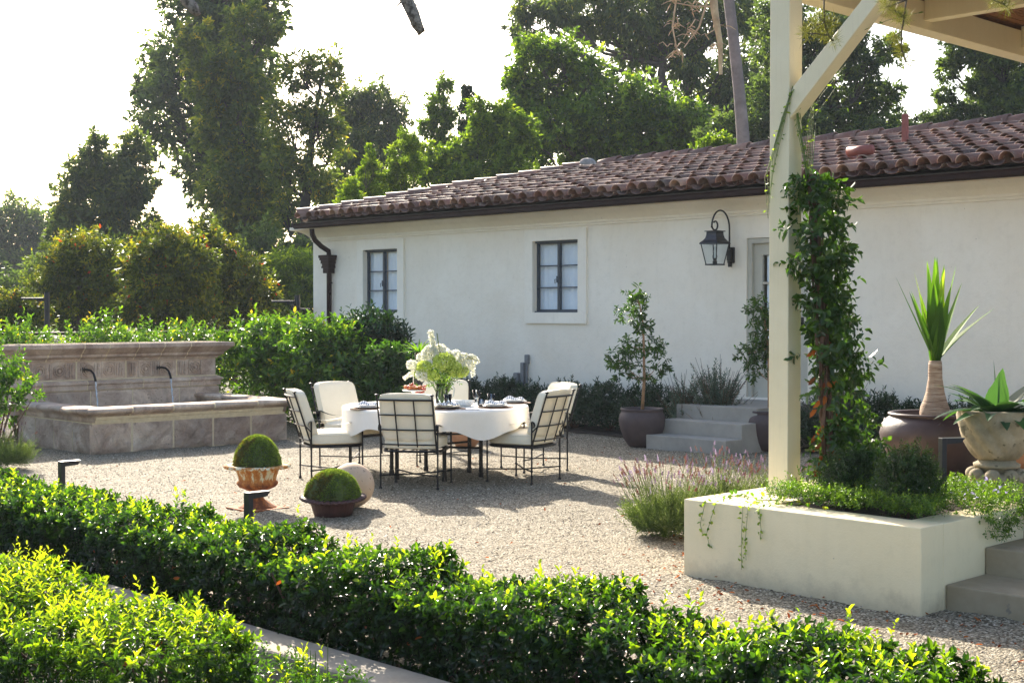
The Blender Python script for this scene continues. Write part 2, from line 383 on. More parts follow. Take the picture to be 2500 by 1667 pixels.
def mesh_np(name, V, Fc, k, rnd=None):
    """V (n,3), Fc (m,k) faces with k corners"""
    me = bpy.data.meshes.new(name); m = len(Fc)
    me.vertices.add(len(V)); me.vertices.foreach_set('co', np.ascontiguousarray(V, dtype=np.float32).ravel())
    me.loops.add(m*k); me.loops.foreach_set('vertex_index', np.ascontiguousarray(Fc, dtype=np.int32).ravel())
    me.polygons.add(m); me.polygons.foreach_set('loop_start', np.arange(0, m*k, k, dtype=np.int32))
    me.update(calc_edges=True)
    if rnd is not None:
        a = me.attributes.new('rnd', 'FLOAT', 'FACE'); a.data.foreach_set('value', np.ascontiguousarray(rnd, dtype=np.float32))
    return me
def nrm(v): return v/np.maximum(np.linalg.norm(v, axis=-1, keepdims=True), 1e-9)
def leaf_mesh(name, P, D, N, L, W, rnd, mat, parent=None, near=False, fold=.35, curl=.25):
    D = nrm(D); N = nrm(N-(N*D).sum(-1, keepdims=True)*D); Sd = np.cross(D, N)
    n = len(P); L = np.broadcast_to(L, (n,))[:, None]; W = np.broadcast_to(W, (n,))[:, None]
    if near:
        def at(t, s, h): return P+D*L*t+Sd*W*s*.5+N*(W*h-L*curl*t*t)
        V = np.stack([at(0, 0, 0), at(.28, .82, fold*.6), at(.68, .80, fold*.6), at(1, 0, 0), at(.68, -.80, fold*.6), at(.28, -.82, fold*.6)], 1).reshape(-1, 3)
        b = np.arange(n)[:, None]*6
        Fc = np.concatenate([b+np.array([[0, 1, 2, 3]]), b+np.array([[0, 3, 4, 5]])], 1).reshape(-1, 4); k = 4
    else:
        V = np.stack([P, P+D*L*.45+Sd*W*.5+N*W*fold*.5, P+D*L-N*L*curl*.5, P+D*L*.45-Sd*W*.5+N*W*fold*.5], 1).reshape(-1, 3)
        b = np.arange(n)[:, None]*4
        Fc = np.concatenate([b+np.array([[0, 1, 2]]), b+np.array([[0, 2, 3]])], 1).reshape(-1, 3); k = 3
    me = mesh_np(name, V, Fc, k, np.repeat(np.clip(rnd, 0, 1), 2))
    return link(name, me, mat, parent)
def rdir(n, rng=rg): return nrm(rng.normal(size=(n, 3)))
def sprigs(P, D, ln, m, L, splay=.9, rng=rg, tipc=.5, var=.25, down=0):
    """K sprigs with m leaves each, spiralled round a short stem"""
    K = len(P); D = nrm(D)
    a = nrm(np.cross(D, nrm(rng.normal(size=(K, 3)))) ); b = np.cross(D, a)
    t = np.linspace(.15, 1, m)[None, :, None]; ph = (np.arange(m)*2.4)[None, :]+rng.uniform(0, 6.3, (K, 1))
    ph = ph[..., None]
    rad = a[:, None]*np.cos(ph)+b[:, None]*np.sin(ph)
    ln = np.broadcast_to(ln, (K,))[:, None, None]
    base = P[:, None]+D[:, None]*ln*t
    sp = splay*(1.25-.75*t)
    dr = nrm(D[:, None]*(.35+.5*t)+rad*sp+rng.normal(size=(K, m, 3))*.12+np.array([0, 0, -down]))
    nn = D[:, None]+rad*-.2+rng.normal(size=(K, m, 3))*.2
    LL = L*rng.uniform(.5, 1.2, (K, m))*(1.05-.3*t[..., 0])*rng.uniform(.75, 1.15, (K, 1))
    col = rng.uniform(0, var, (K, 1))+rng.uniform(0, var, (K, m))+t[..., 0]*tipc*rng.uniform(.3, 1, (K, 1))
    return base.reshape(-1, 3), dr.reshape(-1, 3), nn.reshape(-1, 3), LL.ravel(), col.ravel()
def ellpts(n, c, r, inner=.55, rng=rg, zmin=None):
    d = rdir(n, rng); k = rng.uniform(inner**3, 1, n)**(1/3)
    p = np.array(c)+d*np.array(r)*k[:, None]
    return p, d

# ------------------------------------------------------------------ setting
g = bmesh.new(); quad(g, (-400, -400, -.03), (600, -400, -.03), (600, 700, -.03), (-400, 700, -.03))
setp(obj('ground', g, M['ground']), kind='structure')
def grid(name, x0, x1, y0, y1, z, step, amp, mat, kind='structure'):
    nx = int((x1-x0)/step)+1; ny = int((y1-y0)/step)+1
    X, Y = np.meshgrid(np.linspace(x0, x1, nx), np.linspace(y0, y1, ny), indexing='ij')
    Z = z+amp*(np.sin(X*3.1+1.3*np.sin(Y*2.3))*np.sin(Y*2.7+np.sin(X*1.9))*.5+rg.normal(size=X.shape)*.16+.35*np.sin(X*11+Y*4)*np.sin(Y*13-X*5))
    V = np.stack([X, Y, Z], -1).reshape(-1, 3)
    i = np.arange(nx-1)[:, None]*ny+np.arange(ny-1)[None]; i = i.ravel()[:, None]
    me = mesh_np(name, V, np.concatenate([i, i+ny, i+ny+1, i+1], 1), 4)
    o = link(name, me, mat, smooth=True); setp(o, kind=kind); return o
grid('gravel', 4.15, 15.2, -4, 17.6, 0, .032, .015, M['gravel'])
g = bmesh.new(); quad(g, (-3, -6, -.010), (4.2, -6, -.010), (4.2, 26, -.010), (-3, 26, -.010)); setp(obj('soil_bed', g, M['soil']), kind='structure')
grid('planting_soil', 13.75, 14.88, 11.1, 20.0, .012, .06, .012, M['soil'])
grid('planting_soil', 13.75, 14.88, 1.0, 9.6, .012, .06, .012, M['soil'])
grid('planting_soil', 5.0, 14.2, 17.4, 20.0, .012, .08, .02, M['soil'])

# loose pebbles, dry leaves
def pebbles():
    n = 15000
    X = rg.uniform(4.6, 13.6, n); Y = rg.uniform(1.5, 14.6, n); r = rg.uniform(.004, .010, n)
    base = np.array([[1, 0, 0], [-1, 0, 0], [0, 1, 0], [0, -1, 0], [0, 0, 1], [0, 0, -1]], float)
    sc = rg.uniform(.7, 1.3, (n, 1, 3))*np.array([1, 1, .6]); a = rg.uniform(0, 6.3, n)
    b = base[None]*sc*r[:, None, None]
    x = b[..., 0]*np.cos(a)[:, None]-b[..., 1]*np.sin(a)[:, None]; y = b[..., 0]*np.sin(a)[:, None]+b[..., 1]*np.cos(a)[:, None]
    V = np.stack([x+X[:, None], y+Y[:, None], b[..., 2]+.006], -1).reshape(-1, 3)
    f = np.array([[0, 2, 4], [2, 1, 4], [1, 3, 4], [3, 0, 4], [2, 0, 5], [1, 2, 5], [3, 1, 5], [0, 3, 5]])
    Fc = (np.arange(n)[:, None, None]*6+f[None]).reshape(-1, 3)
    m, t, b_ = newmat('loose_stone'); at = node(t, 'ShaderNodeAttribute', attribute_name='rnd').outputs['Fac']
    t.links.new(ramp(t, at, [(0, (.16, .12, .08)), (.5, (.40, .33, .25)), (1, (.70, .64, .54))]), b_.inputs['Base Color']); b_.inputs['Roughness'].default_value = .8
    me = mesh_np('loose_pebbles', V, Fc, 3, np.repeat(rg.uniform(0, 1, n), 8))
    setp(link('loose_pebbles', me, m, smooth=True), 'small loose pebbles lying on the gravel court', 'pebbles', kind='stuff')
pebbles()
def fallen():
    n = 420
    X = np.concatenate([rg.uniform(5, 13, 160), rg.normal(6.6, .35, 180), rg.uniform(7, 9.5, 80)]); Y = np.concatenate([rg.uniform(2, 14, 160), rg.uniform(2.5, 5.8, 180), rg.uniform(5.6, 6.4, 80)])
    P = np.stack([X, Y, np.full(n, .014)], -1); D = rdir(n)*np.array([1, 1, .25])
    N = np.tile([0, 0, 1.], (n, 1))+rdir(n)*.4
    setp(leaf_mesh('fallen_leaves', P, D, N, rg.uniform(.02, .045, n), .018, rg.uniform(0, 1, n), M['lf_dead'], near=True), 'dry brown leaves scattered over the gravel', 'leaves', kind='stuff')
fallen()

# ------------------------------------------------------------------ house
XW = 14.9; YE = 20.55; YS = 1.0; XB = 21.9; ZW = 3.14
house = thing('guest_house', 'long white stucco single storey house with a clay tile roof', 'house', (XW, YE, 0))
HL = Vector((XW, YE, 0))
def hp(p): return Vector(p)-HL
holes = [(18.13, 19.06, 1.64, 2.71), (13.98, 14.92, 1.64, 2.71), (10.03, 10.98, .51, 2.61)]
def build_wall():
    bm = bmesh.new()
    ys = sorted({YS, YE} | {h[0] for h in holes} | {h[1] for h in holes}); zs = sorted({-.05, ZW} | {h[2] for h in holes} | {h[3] for h in holes})
    for i in range(len(ys)-1):
        for j in range(len(zs)-1):
            y0, y1, z0, z1 = ys[i], ys[i+1], zs[j], zs[j+1]
            if any(y0 >= h[0]-1e-6 and y1 <= h[1]+1e-6 and z0 >= h[2]-1e-6 and z1 <= h[3]+1e-6 for h in holes): continue
            quad(bm, hp((XW, y0, z0)), hp((XW, y1, z0)), hp((XW, y1, z1)), hp((XW, y0, z1)))
    for y0, y1, z0, z1 in holes:
        xi = XW+.16
        for a, b in (((y0, z0), (y1, z0)), ((y1, z0), (y1, z1)), ((y1, z1), (y0, z1)), ((y0, z1), (y0, z0))):
            quad(bm, hp((XW, a[0], a[1])), hp((XW, b[0], b[1])), hp((xi, b[0], b[1])), hp((xi, a[0], a[1])))
    quad(bm, hp((XW, YE, -.05)), hp((XB, YE, -.05)), hp((XB, YE, ZW)), hp((XW, YE, ZW)))
    quad(bm, hp((XB, YE, -.05)), hp((XB, YS, -.05)), hp((XB, YS, ZW)), hp((XB, YE, ZW)))
    quad(bm, hp((XB, YS, -.05)), hp((XW, YS, -.05)), hp((XW, YS, ZW)), hp((XB, YS, ZW)))
    bmesh.ops.remove_doubles(bm, verts=bm.verts[:], dist=1e-4)
    obj('wall', bm, M['stucco'], house)
    # interior backing so windows do not show the sky
    bm = bmesh.new(); quad(bm, hp((XW+.5, YS+.1, 0)), hp((XW+.5, YE-.1, 0)), hp((XW+.5, YE-.1, ZW-.1)), hp((XW+.5, YS+.1, ZW-.1)))
    obj('inner_wall', bm, M['stucco'], house)
    # cove cornice under the eave
    bm = bmesh.new()
    pr = [(0.0, 2.90), (-.018, 2.905), (-.018, 2.935), (-.035, 2.94), (-.035, 2.97), (-.06, 3.0), (-.11, 3.045), (-.19, 3.085), (-.30, 3.11), (-.30, 3.16), (.02, 3.16)]
    for k in range(len(pr)-1):
        (a, za), (b, zb) = pr[k], pr[k+1]
        quad(bm, hp((XW+a-.002, YS, za)), hp((XW+a-.002, YE-a, za)), hp((XW+b-.002, YE-b, zb)), hp((XW+b-.002, YS, zb)))
        quad(bm, hp((XW+a-.002, YE-a, za)), hp((XB-a, YE-a, za)), hp((XB-b, YE-b, zb)), hp((XW+b-.002, YE-b, zb)))
    bmesh.ops.remove_doubles(bm, verts=bm.verts[:], dist=1e-4)
    obj('cornice', bm, M['stucco'], house)
build_wall()
for n_, (y0, y1, z0, z1) in enumerate(holes[:2]):
    # raised plaster surround is the window's own trim
    win = bpy.data.objects.new('window', None); COL.objects.link(win); win.parent = house; win.location = hp((XW, (y0+y1)/2, z0))
    win['label'] = ['small steel casement window nearest the downspout', 'small steel casement window between the downspout and the lantern'][n_]
    hw = (y1-y0)/2; hh = z1-z0
    bm = bmesh.new(); t = .165; o_ = .038
    for a, b, c, d in ((-hw-t, hw+t, -t, 0), (-hw-t, hw+t, hh, hh+t), (-hw-t, -hw, 0, hh), (hw, hw+t, 0, hh)):
        box(bm, -o_, .004, a, b, c, d)
    bmesh.ops.remove_doubles(bm, verts=bm.verts[:], dist=1e-4)
    obj('surround', bm, M['trim'], win)
    bm = bmesh.new(); x0, x1 = .06, .10; f = .035
    box(bm, x0, x1, -hw+.003, -hw+f, .003, hh-.003); box(bm, x0, x1, hw-f, hw-.003, .003, hh-.003)
    box(bm, x0+.001, x1-.001, -hw+f, hw-f, .003, f+.01); box(bm, x0+.001, x1-.001, -hw+f, hw-f, hh-f-.01, hh-.003)
    box(bm, x0-.012, x1, -.022, .022, f+.01, hh-f-.01)
    box(bm, x0-.045, x0-.012, -hw-.03, hw-.01, hh-.03, hh-.004); box(bm, x0-.045, x0-.012, -hw+.05, hw+.04, -.004, .018)
    obj('frame', bm, M['winmetal'], win)
    bm = bmesh.new()
    for s in (-1, 1):
        ya, yb = (-.022, -hw+f) if s < 0 else (.022, hw-f)
        for k in (1, 2):
            zz = f+.01+(hh-2*f-.02)*k/3
            bm = bmesh.new(); box(bm, x0+.008, x1-.008, min(ya, yb), max(ya, yb), zz-.009, zz+.009); obj('glazing_bar', bm, M['winmetal'], win)
    bm = bmesh.new(); quad(bm, (.082, -hw+f, f), (.082, hw-f, f), (.082, hw-f, hh-f), (.082, -hw+f, hh-f)); obj('pane', bm, M['pane'], win)
    bm = bmesh.new(); ny = 60
    pr = [(.135+.006*math.sin(k*.9)+.004*math.sin(k*2.3), -hw+.01+(2*hw-.02)*k/ny) for k in range(ny+1)]
    for k in range(ny):
        if k in (29, 30) and n_ == 0: continue
        quad(bm, (pr[k][0], pr[k][1], .01), (pr[k+1][0], pr[k+1][1], .01), (pr[k+1][0], pr[k+1][1], hh-.01), (pr[k][0], pr[k][1], hh-.01))
    bmesh.ops.remove_doubles(bm, verts=bm.verts[:], dist=1e-4); obj('curtain', bm, M['curtain'], win, True)
    bm = bmesh.new()
    box(bm, .028, .047, -.03, .03, hh*.46-.05, hh*.46+.05, .006)
    tube(bm, [(.03, 0, hh*.46+.01), (.01, -.02, hh*.46), (.0, -.05, hh*.46-.02), (.005, -.065, hh*.46-.07), (.0, -.085, hh*.46-.10)], [.008, .008, .007, .006, .009], 6)
    tube(bm, [(.03, 0, hh*.46), (.01, .04, hh*.46+.0), (.02, .045, hh*.46-.06)], .006, 6)
    obj('latch', bm, M['winmetal'], win)
# door
y0, y1, z0, z1 = holes[2]
door = bpy.data.objects.new('door', None); COL.objects.link(door); door.parent = house; door.location = hp((XW, y1, z0))
bm = bmesh.new(); wd = y1-y0; hd = z1-z0
box(bm, .02, .14, -.07, -.003, 0, hd-.004); box(bm, .02, .14, -wd+.003, -wd+.07, 0, hd-.004); box(bm, .021, .139, -wd+.07, -.07, hd-.07, hd-.004)
obj('door_frame', bm, M['doorpaint'], door)
bm = bmesh.new(); a, b = -wd+.072, -.072
box(bm, .07, .11, a, a+.13, .02, hd-.072); box(bm, .07, .11, b-.13, b, .02, hd-.072)
box(bm, .071, .109, a+.13, b-.13, hd-.072-.15, hd-.072); box(bm, .071, .109, a+.13, b-.13, .02, .42)
for k in (1, 2, 3):
    zz = .42+(hd-.222-.42)*k/4; box(bm, .078, .104, a+.13, b-.13, zz-.014, zz+.014)
obj('door_panel', bm, M['doorpaint'], door)
bm = bmesh.new(); quad(bm, (.09, a+.13, .42), (.09, b-.13, .42), (.09, b-.13, hd-.22), (.09, a+.13, hd-.22)); obj('door_glass', bm, M['pane'], door)
bm = bmesh.new(); quad(bm, (.12, a+.13, .42), (.12, b-.17, .42), (.12, b-.17, hd-.22), (.12, a+.13, hd-.22)); obj('door_blind', bm, M['curtain'], door)
bm = bmesh.new(); box(bm, -.03, .15, -wd+.004, -.004, -.004, .022, .004); obj('threshold', bm, M['trim'], door)
bm = bmesh.new(); tube(bm, [(.07, a+.06, 1.0), (.02, a+.06, 1.0), (.015, a+.12, 1.0)], .01, 8); box(bm, .06, .07, a+.035, a+.085, .93, 1.07, .003); obj('door_handle', bm, M['iron'], door)

# roof
EX = 14.50; EY = 20.40; RX = 18.4; ZE = 3.27; RZ = 4.17; RY = 17.05; HR = (EY-RY)/(RX-EX); SL = (RZ-ZE)/(RX-EX); XBE = 2*RX-EX
def rz_front(x): return ZE+(x-EX)*SL
def build_roof():
    bm = bmesh.new(); t = -.03
    quad(bm, hp((EX+.14, YS-.3, ZE+t+.14*SL)), hp((EX+.14, EY, ZE+t+.14*SL)), hp((RX, RY, RZ+t)), hp((RX, YS-.3, RZ+t)))
    quad(bm, hp((EX, EY, ZE+t)), hp((XBE, EY, ZE+t)), hp((RX, RY, RZ+t)))
    quad(bm, hp((XBE, EY, ZE+t)), hp((XBE, YS-.3, ZE+t)), hp((RX, YS-.3, RZ+t)), hp((RX, RY, RZ+t)))
    quad(bm, hp((EX+.14, YS-.3, ZE+t-.05)), hp((XBE, YS-.3, ZE+t-.05)), hp((XBE, EY, ZE+t-.05)), hp((EX+.14, EY, ZE+t-.05)))
    for p, q in (((EX+.14, YS-.3), (EX+.14, EY)), ((EX+.14, EY), (XBE, EY)), ((XBE, EY), (XBE, YS-.3)), ((XBE, YS-.3), (EX, YS-.3))):
        quad(bm, hp((*p, ZE+t-.05)), hp((*q, ZE+t-.05)), hp((*q, ZE+t)), hp((*p, ZE+t)))
    rf = obj('roof', bm, M['mortar'], house)
    V = []; Fq = []; rn = []; n = 8
    def tile(origin, along, side, up, length, r0, r1, cap, sag=0, th=.014):
        # half barrel: caps arch up, pans arch down; outer and inner skins, closed lips
        o = len(V)
        for e, (t_, rr) in enumerate(((0, r0), (length, r1))):
            for skin in (0, 1):
                q = rr-(th if skin else 0)
                for k in range(n+1):
                    a = math.pi*k/n
                    s = -math.cos(a)*q; h = math.sin(a)*q*(1.0 if cap else -.62)
                    V.append(origin+along*t_+side*s+up*(h+sag))
        w_ = n+1
        for k in range(n):
            Fq.append((o+k, o+k+1, o+2*w_+k+1, o+2*w_+k))
            Fq.append((o+w_+k+1, o+w_+k, o+3*w_+k, o+3*w_+k+1))
            Fq.append((o+k+1, o+k, o+w_+k, o+w_+k+1))
        rn.extend([min(1, max(0, random.gauss(.50 if cap else .12, .25 if cap else .1)))]*(3*n))
    pitch = .258; course = .40
    def slope(o, along_h, side, width, run, inside, SL=SL):
        L = math.sqrt(1+SL*SL); al = Vector((along_h.x, along_h.y, SL))/L; up = side.cross(al).normalized()
        if up.z < 0: up = -up
        nc = int(width/pitch); nr = int(run*L/course)+1
        for c_ in range(nc+1):
            for r_ in range(nr):
                s0 = r_*course-.10
                for cap in (False, True):
                    sd = (c_+(.5 if cap else 0))*pitch
                    mid = o+side*sd+al*(s0+course*.55)
                    if not inside(mid, r_ == nr-1): continue
                    j = random.uniform(-.012, .012); lift = (.046 if cap else .045)+random.uniform(-.006, .010)
                    base = o+side*(sd+j)+al*(s0+random.uniform(-.05, .05)+(0 if not cap else -.01))+up*lift
                    a2 = (al+up*-.055+side*random.uniform(-.02, .02)).normalized()
                    tile(base+up*.028, a2, side, up, course+.07, .098 if cap else .105, .078 if cap else .105, cap)
    ins_f = lambda p, last: p.y <= EY-(p.x-EX)*HR+.02 and p.x < RX-.02 and p.y > YS-.3
    slope(Vector((EX, YS-.2, ZE-.01)), Vector((1, 0)), Vector((0, 1, 0)), EY-YS+.1, RX-EX, ins_f)
    ins_e = lambda p, last: (p.x-EX)*HR > (EY-p.y)-.02 and (XBE-p.x)*HR > (EY-p.y)-.02
    slope(Vector((EX, EY, ZE-.01)), Vector((0, -1)), Vector((1, 0, 0)), XBE-EX, EY-RY, ins_e, SL/HR)
    V2 = np.array([[p.x, p.y, p.z] for p in V])-np.array(HL)
    me = mesh_np('roof_tile', V2, np.array(Fq), 4, np.array(rn)); o = link('tile_course', me, M['tile'], rf)
    # ridge and hip caps: overlapping half rounds on a bed of mortar
    V.clear(); Fq.clear(); rn.clear()
    def caprun(a, b, name):
        V.clear(); Fq.clear(); rn.clear()
        a, b = Vector(a), Vector(b); d = b-a; k = int(d.length/.40); al = d.normalized(); side = al.cross(Vector((0, 0, 1))).normalized(); up = side.cross(al)
        for i in range(k):
            j = random.uniform(-.01, .01)
            tile(a+al*(i*.40)+up*(.035+j)+side*j, (al+up*-.045).normalized(), side, up, .47, .125, .10, True, th=.018)
        v = np.array([[p.x, p.y, p.z] for p in V])-np.array(HL)
        link(name, mesh_np(name, v, np.array(Fq), 4, np.array(rn)), M['tile'], rf)
        bm = bmesh.new(); tube(bm, [a-HL+Vector((0, 0, -.02)), b-HL+Vector((0, 0, -.02))], .12, 8)
    caprun((EX-.02, EY+.02, ZE+.05), (RX, RY, RZ+.06), 'hip_cap')
    caprun((XBE+.02, EY+.02, ZE+.05), (RX, RY, RZ+.06), 'hip_cap')
    caprun((RX, YS-.3, RZ+.06), (RX, RY, RZ+.06), 'ridge_cap')
    bm = bmesh.new()
    tube(bm, [hp((RX, YS-.3, RZ+.03)), hp((RX, RY, RZ+.03))], .10, 8); tube(bm, [hp((EX+.1, EY-.1, ZE+.06)), hp((RX, RY, RZ+.03))], .09, 8)
    superell(bm, .15, .15, .11, 1, 1, 14, 8, lambda p: p*(1+.1*math.sin(p.x*40+p.y*30))+hp((RX-.02, RY, RZ+.125)))
    obj('ridge_mortar', bm, M['mortar'], rf)
build_roof()
# gutter and downspout
bm = bmesh.new(); gx = EX-.10
pr = [(gx+.10, 3.19), (gx-.015, 3.19), (gx-.015, 3.175), (gx-.005, 3.16), (gx-.005, 3.12), (gx+.03, 3.085), (gx+.12, 3.085), (gx+.16, 3.10), (gx+.16, 3.19)]
pr = [(gx+.135, 3.20), (gx+.135, 3.13), (gx+.03, 3.11), (gx-.005, 3.135), (gx-.005, 3.18), (gx-.018, 3.19), (gx-.018, 3.202), (gx, 3.202), (gx+.01, 3.14), (gx+.035, 3.12), (gx+.12, 3.14), (gx+.12, 3.20)]
A = [bm.verts.new(hp((x, YS-.3, z))) for x, z in pr]; Bv = [bm.verts.new(hp((x, EY+.06, z))) for x, z in pr]
for k in range(len(pr)): bm.faces.new((A[k], A[(k+1) % len(pr)], Bv[(k+1) % len(pr)], Bv[k]))
bm.faces.new(Bv)
for k in range(24):
    y = YS+.4+k*.82
    if y < EY: box(bm, *(lambda q: (q.x, q.x+.11, q.y, q.y+.02, q.z, q.z+.006))(hp((gx+.01, y, 3.196))))
gut = obj('gutter', bm, M['bronze'], house)
bm = bmesh.new(); dy = 19.98
tube(bm, [hp(p) for p in ((gx+.06, dy, 3.10), (gx+.07, dy, 3.0), (gx+.13, dy, 2.9), (gx+.26, dy, 2.80), (XW-.08, dy, 2.72), (XW-.07, dy, 2.62), (XW-.07, dy, .0))], .045, 12)
box(bm, *(lambda q: (q.x, q.x+.02, q.y-.02, q.y+.02, q.z-.02, q.z+.02))(hp((XW-.10, dy-.06, 2.0))))
tube(bm, [hp((XW-.06, dy-.03, 2.16)), hp((XW-.09, dy-.10, 2.16))], .018, 6)
ds = obj('downspout', bm, M['bronze'], house, True)
bm = bmesh.new()
for z_, hw_, h_ in ((2.60, .15, .05), (2.56, .135, .04), (2.50, .115, .06), (2.45, .095, .05), (2.42, .105, .03), (2.33, .08, .09)):
    q = hp((XW-.09, dy, z_)); box(bm, q.x-hw_*.7, q.x+.08, q.y-hw_, q.y+hw_, q.z, q.z+h_-.001)
obj('rain_head', bm, M['bronze'], ds)
# roof pipes
bm = bmesh.new(); px_ = 16.95; py_ = 9.2
p = Bp(2207, 18.6); bm2 = bmesh.new(); zz = rz_front(p.x)
q = hp((p.x, p.y, zz)); box(bm2, q.x-.035, q.x+.035, q.y-.035, q.y+.035, q.z-.1, q.z+.50, .008)
obj('vent_pipe', bm2, M['redpipe'], house)
p = Bp(2098, 17.4); zz = rz_front(p.x); q = hp((p.x, p.y, zz)); bm2 = bmesh.new()
tube(bm2, [q+Vector((0, 0, -.1)), q+Vector((0, 0, .22))], .04, 12); tube(bm2, [q+Vector((0, .17, .22)), q+Vector((0, -.17, .22))], .062, 14)
obj('vent_cowl', bm2, M['redpipe'], house, True)

# electrical box and conduits on wall
ub = thing('utility_box', 'grey electrical boxes and conduit low on the white house wall', 'electric box', (XW-.002, 15.07, 0))
bm = bmesh.new(); box(bm, -.09, 0, .12, .22, .42, .72, .02, 3); obj('meter_cover', bm, M['greyplastic'], ub)
bm = bmesh.new(); box(bm, -.06, 0, .02, .09, .55, .88, .012); obj('junction_box', bm, M['greyplastic'], ub)
bm = bmesh.new(); tube(bm, [(-.03, -.03, 0), (-.03, -.03, .98)], .02, 8); box(bm, -.06, 0, -.07, .0, .86, 1.0, .012); tube(bm, [(-.03, .05, 0), (-.03, .05, .56)], .02, 8); obj('conduit', bm, M['greyplastic'], ub)

# lantern
ln = thing('wall_lantern', 'black iron wall lantern on a scrolled bracket beside the door', 'lantern', (XW-.002, 11.22, 0))
cx = -.36
bm = bmesh.new(); box(bm, -.03, 0, -.055, .055, 2.29, 2.50, .01); box(bm, -.07, -.03, -.035, .035, 2.32, 2.47, .01); box(bm, -.055, -.02, -.02, .02, 2.24, 2.29); obj('back_plate', bm, M['iron'], ln)
bm = bmesh.new(); pts = [(-.05, 0, 2.40), (-.05, 0, 2.55), (-.05, 0, 2.70)]
for k in range(0, 13):
    a = math.pi*k/12; pts.append((-.05-.19*(1-math.cos(a)), 0, 2.74+.235*math.sin(a)))
c0 = cx+.0
for k in range(1, 15):
    a = math.pi+ k*math.pi*1.75/14; rr = .072*(1-k/30)
    pts.append((-.43+.072+rr*math.cos(a), 0, 2.79+rr*1.1*math.sin(a)-.01))
tube(bm, pts, .0115, 8); obj('scroll_bracket', bm, M['iron'], ln, True)
def sq(bm, cx, z0, h0, z1, h1):
    a = [bm.verts.new((cx+sx*h0, sy_*h0, z0)) for sx, sy_ in ((-1, -1), (1, -1), (1, 1), (-1, 1))]
    b = [bm.verts.new((cx+sx*h1, sy_*h1, z1)) for sx, sy_ in ((-1, -1), (1, -1), (1, 1), (-1, 1))]
    for k in range(4): bm.faces.new((a[k], a[(k+1) % 4], b[(k+1) % 4], b[k]))
    return a, b
bm = bmesh.new(); prof = [(2.54, .145), (2.552, .140), (2.58, .110), (2.61, .090), (2.65, .080), (2.69, .078)]
for (za, ha), (zb, hb) in zip(prof, prof[1:]): sq(bm, cx, za, ha, zb, hb)
box(bm, cx-.098, cx+.098, -.098, .098, 2.691, 2.703, .003); box(bm, cx-.146, cx+.146, -.146, .146, 2.530, 2.5385)
obj('lantern_roof', bm, M['lamp'], ln)
bm = bmesh.new()
for sx in (-1, 1):
    for sy_ in (-1, 1):
        tube(bm, [(cx+sx*.128, sy_*.128, 2.53), (cx+sx*.083, sy_*.083, 2.27)], .009, 4)
box(bm, cx-.092, cx+.092, -.092, .092, 2.255, 2.272, .002); obj('lantern_frame', bm, M['iron'], ln)
bm = bmesh.new(); sq(bm, cx, 2.53, .124, 2.272, .079); obj('lantern_glass', bm, M['pane'], ln)
bm = bmesh.new(); lathe(bm, [(.03, 2.273), (.03, 2.31), (.014, 2.315), (.014, 2.35)], 12, c=(cx, 0, 0)); obj('burner', bm, M['iron'], ln)
bm = bmesh.new(); lathe(bm, [(.022, 2.32), (.034, 2.37), (.018, 2.42), (.012, 2.50)], 14, c=(cx, 0, 0)); obj('glass_chimney', bm, M['pane'], ln, True)

# door steps
st = thing('door_steps', 'three grey concrete steps leading up to the house door', 'steps', (12.85, 10.95, 0))
bm = bmesh.new()
for k, (x, z) in enumerate(((0, .17), (.30, .34), (.60, .51))):
    y1_ = 0 if k < 2 else .02
    box(bm, x, (x+.30 if k < 2 else 2.045), -1.2+.001*k, y1_, -.02, z, .008, 2)
obj('tread', bm, M['concrete'], st)

# ------------------------------------------------------------------ planter, terrace, pergola
PX, PY0, PY1, PZ = 6.82, 3.86, 5.50, .48
pl = thing('raised_planter', 'cream rendered planter block carrying the pergola post', 'planter', (PX, PY0, 0))
bm = bmesh.new(); Lx = 1.20; Ly = PY1-PY0
box(bm, 0, .24, 0, Ly, -.03, PZ, .006); box(bm, .2405, Lx, 0, .20, -.03, PZ-.0005, .004); box(bm, .2405, Lx+2.9, Ly-.52, Ly, -.03, PZ-.001, .004)
obj('planter_wall', bm, M['planter'], pl)
bm = bmesh.new(); quad(bm, (.2, .15, PZ-.03), (1.3, .15, PZ-.03), (1.3, Ly-.4, PZ-.03), (.2, Ly-.4, PZ-.03)); obj('planter_soil', bm, M['soil'], pl)
bm = bmesh.new(); box(bm, .56, .57, Ly-.42, Ly-.16, PZ-.001, PZ+.002); box(bm, .30, .56, Ly-.43, Ly-.42, PZ-.001, PZ+.002); obj('score_line', bm, M['step'], pl)
ter = bmesh.new(); box(ter, PX+Lx+.001, 12.5, -2, PY1-.521, -.02, .455, .004)
setp(obj('terrace', ter, M['step']), kind='structure')
st2 = thing('terrace_steps', 'two tan concrete steps climbing beside the cream planter', 'steps', (7.08, PY0, 0))
bm = bmesh.new(); box(bm, 0, .45, -3.2, -.003, -.02, .14, .01, 2); box(bm, .4505, .935, -3.2, -.003, -.02, .295, .01, 2); obj('tread', bm, M['step'], st2)
pg = thing('pergola', 'cream painted timber pergola with post, knee brace and reed roof', 'pergola', (7.46, 5.17, PZ))
PL = Vector((7.46, 5.17, PZ))
bm = bmesh.new(); box(bm, 0, .145, 0, .15, .03, 3.45, .006); box(bm, -.012, .157, -.012, .162, 0, .034, .004)
obj('post', bm, M['paint'], pg)
bm = bmesh.new(); box(bm, 4.0, 4.145, 0, .15, -.02, 3.4, .006); obj('post', bm, M['paint'], pg)
bm = bmesh.new()
th = .14   # brace, square section, running towards -Y
x0, x1 = .003, .125
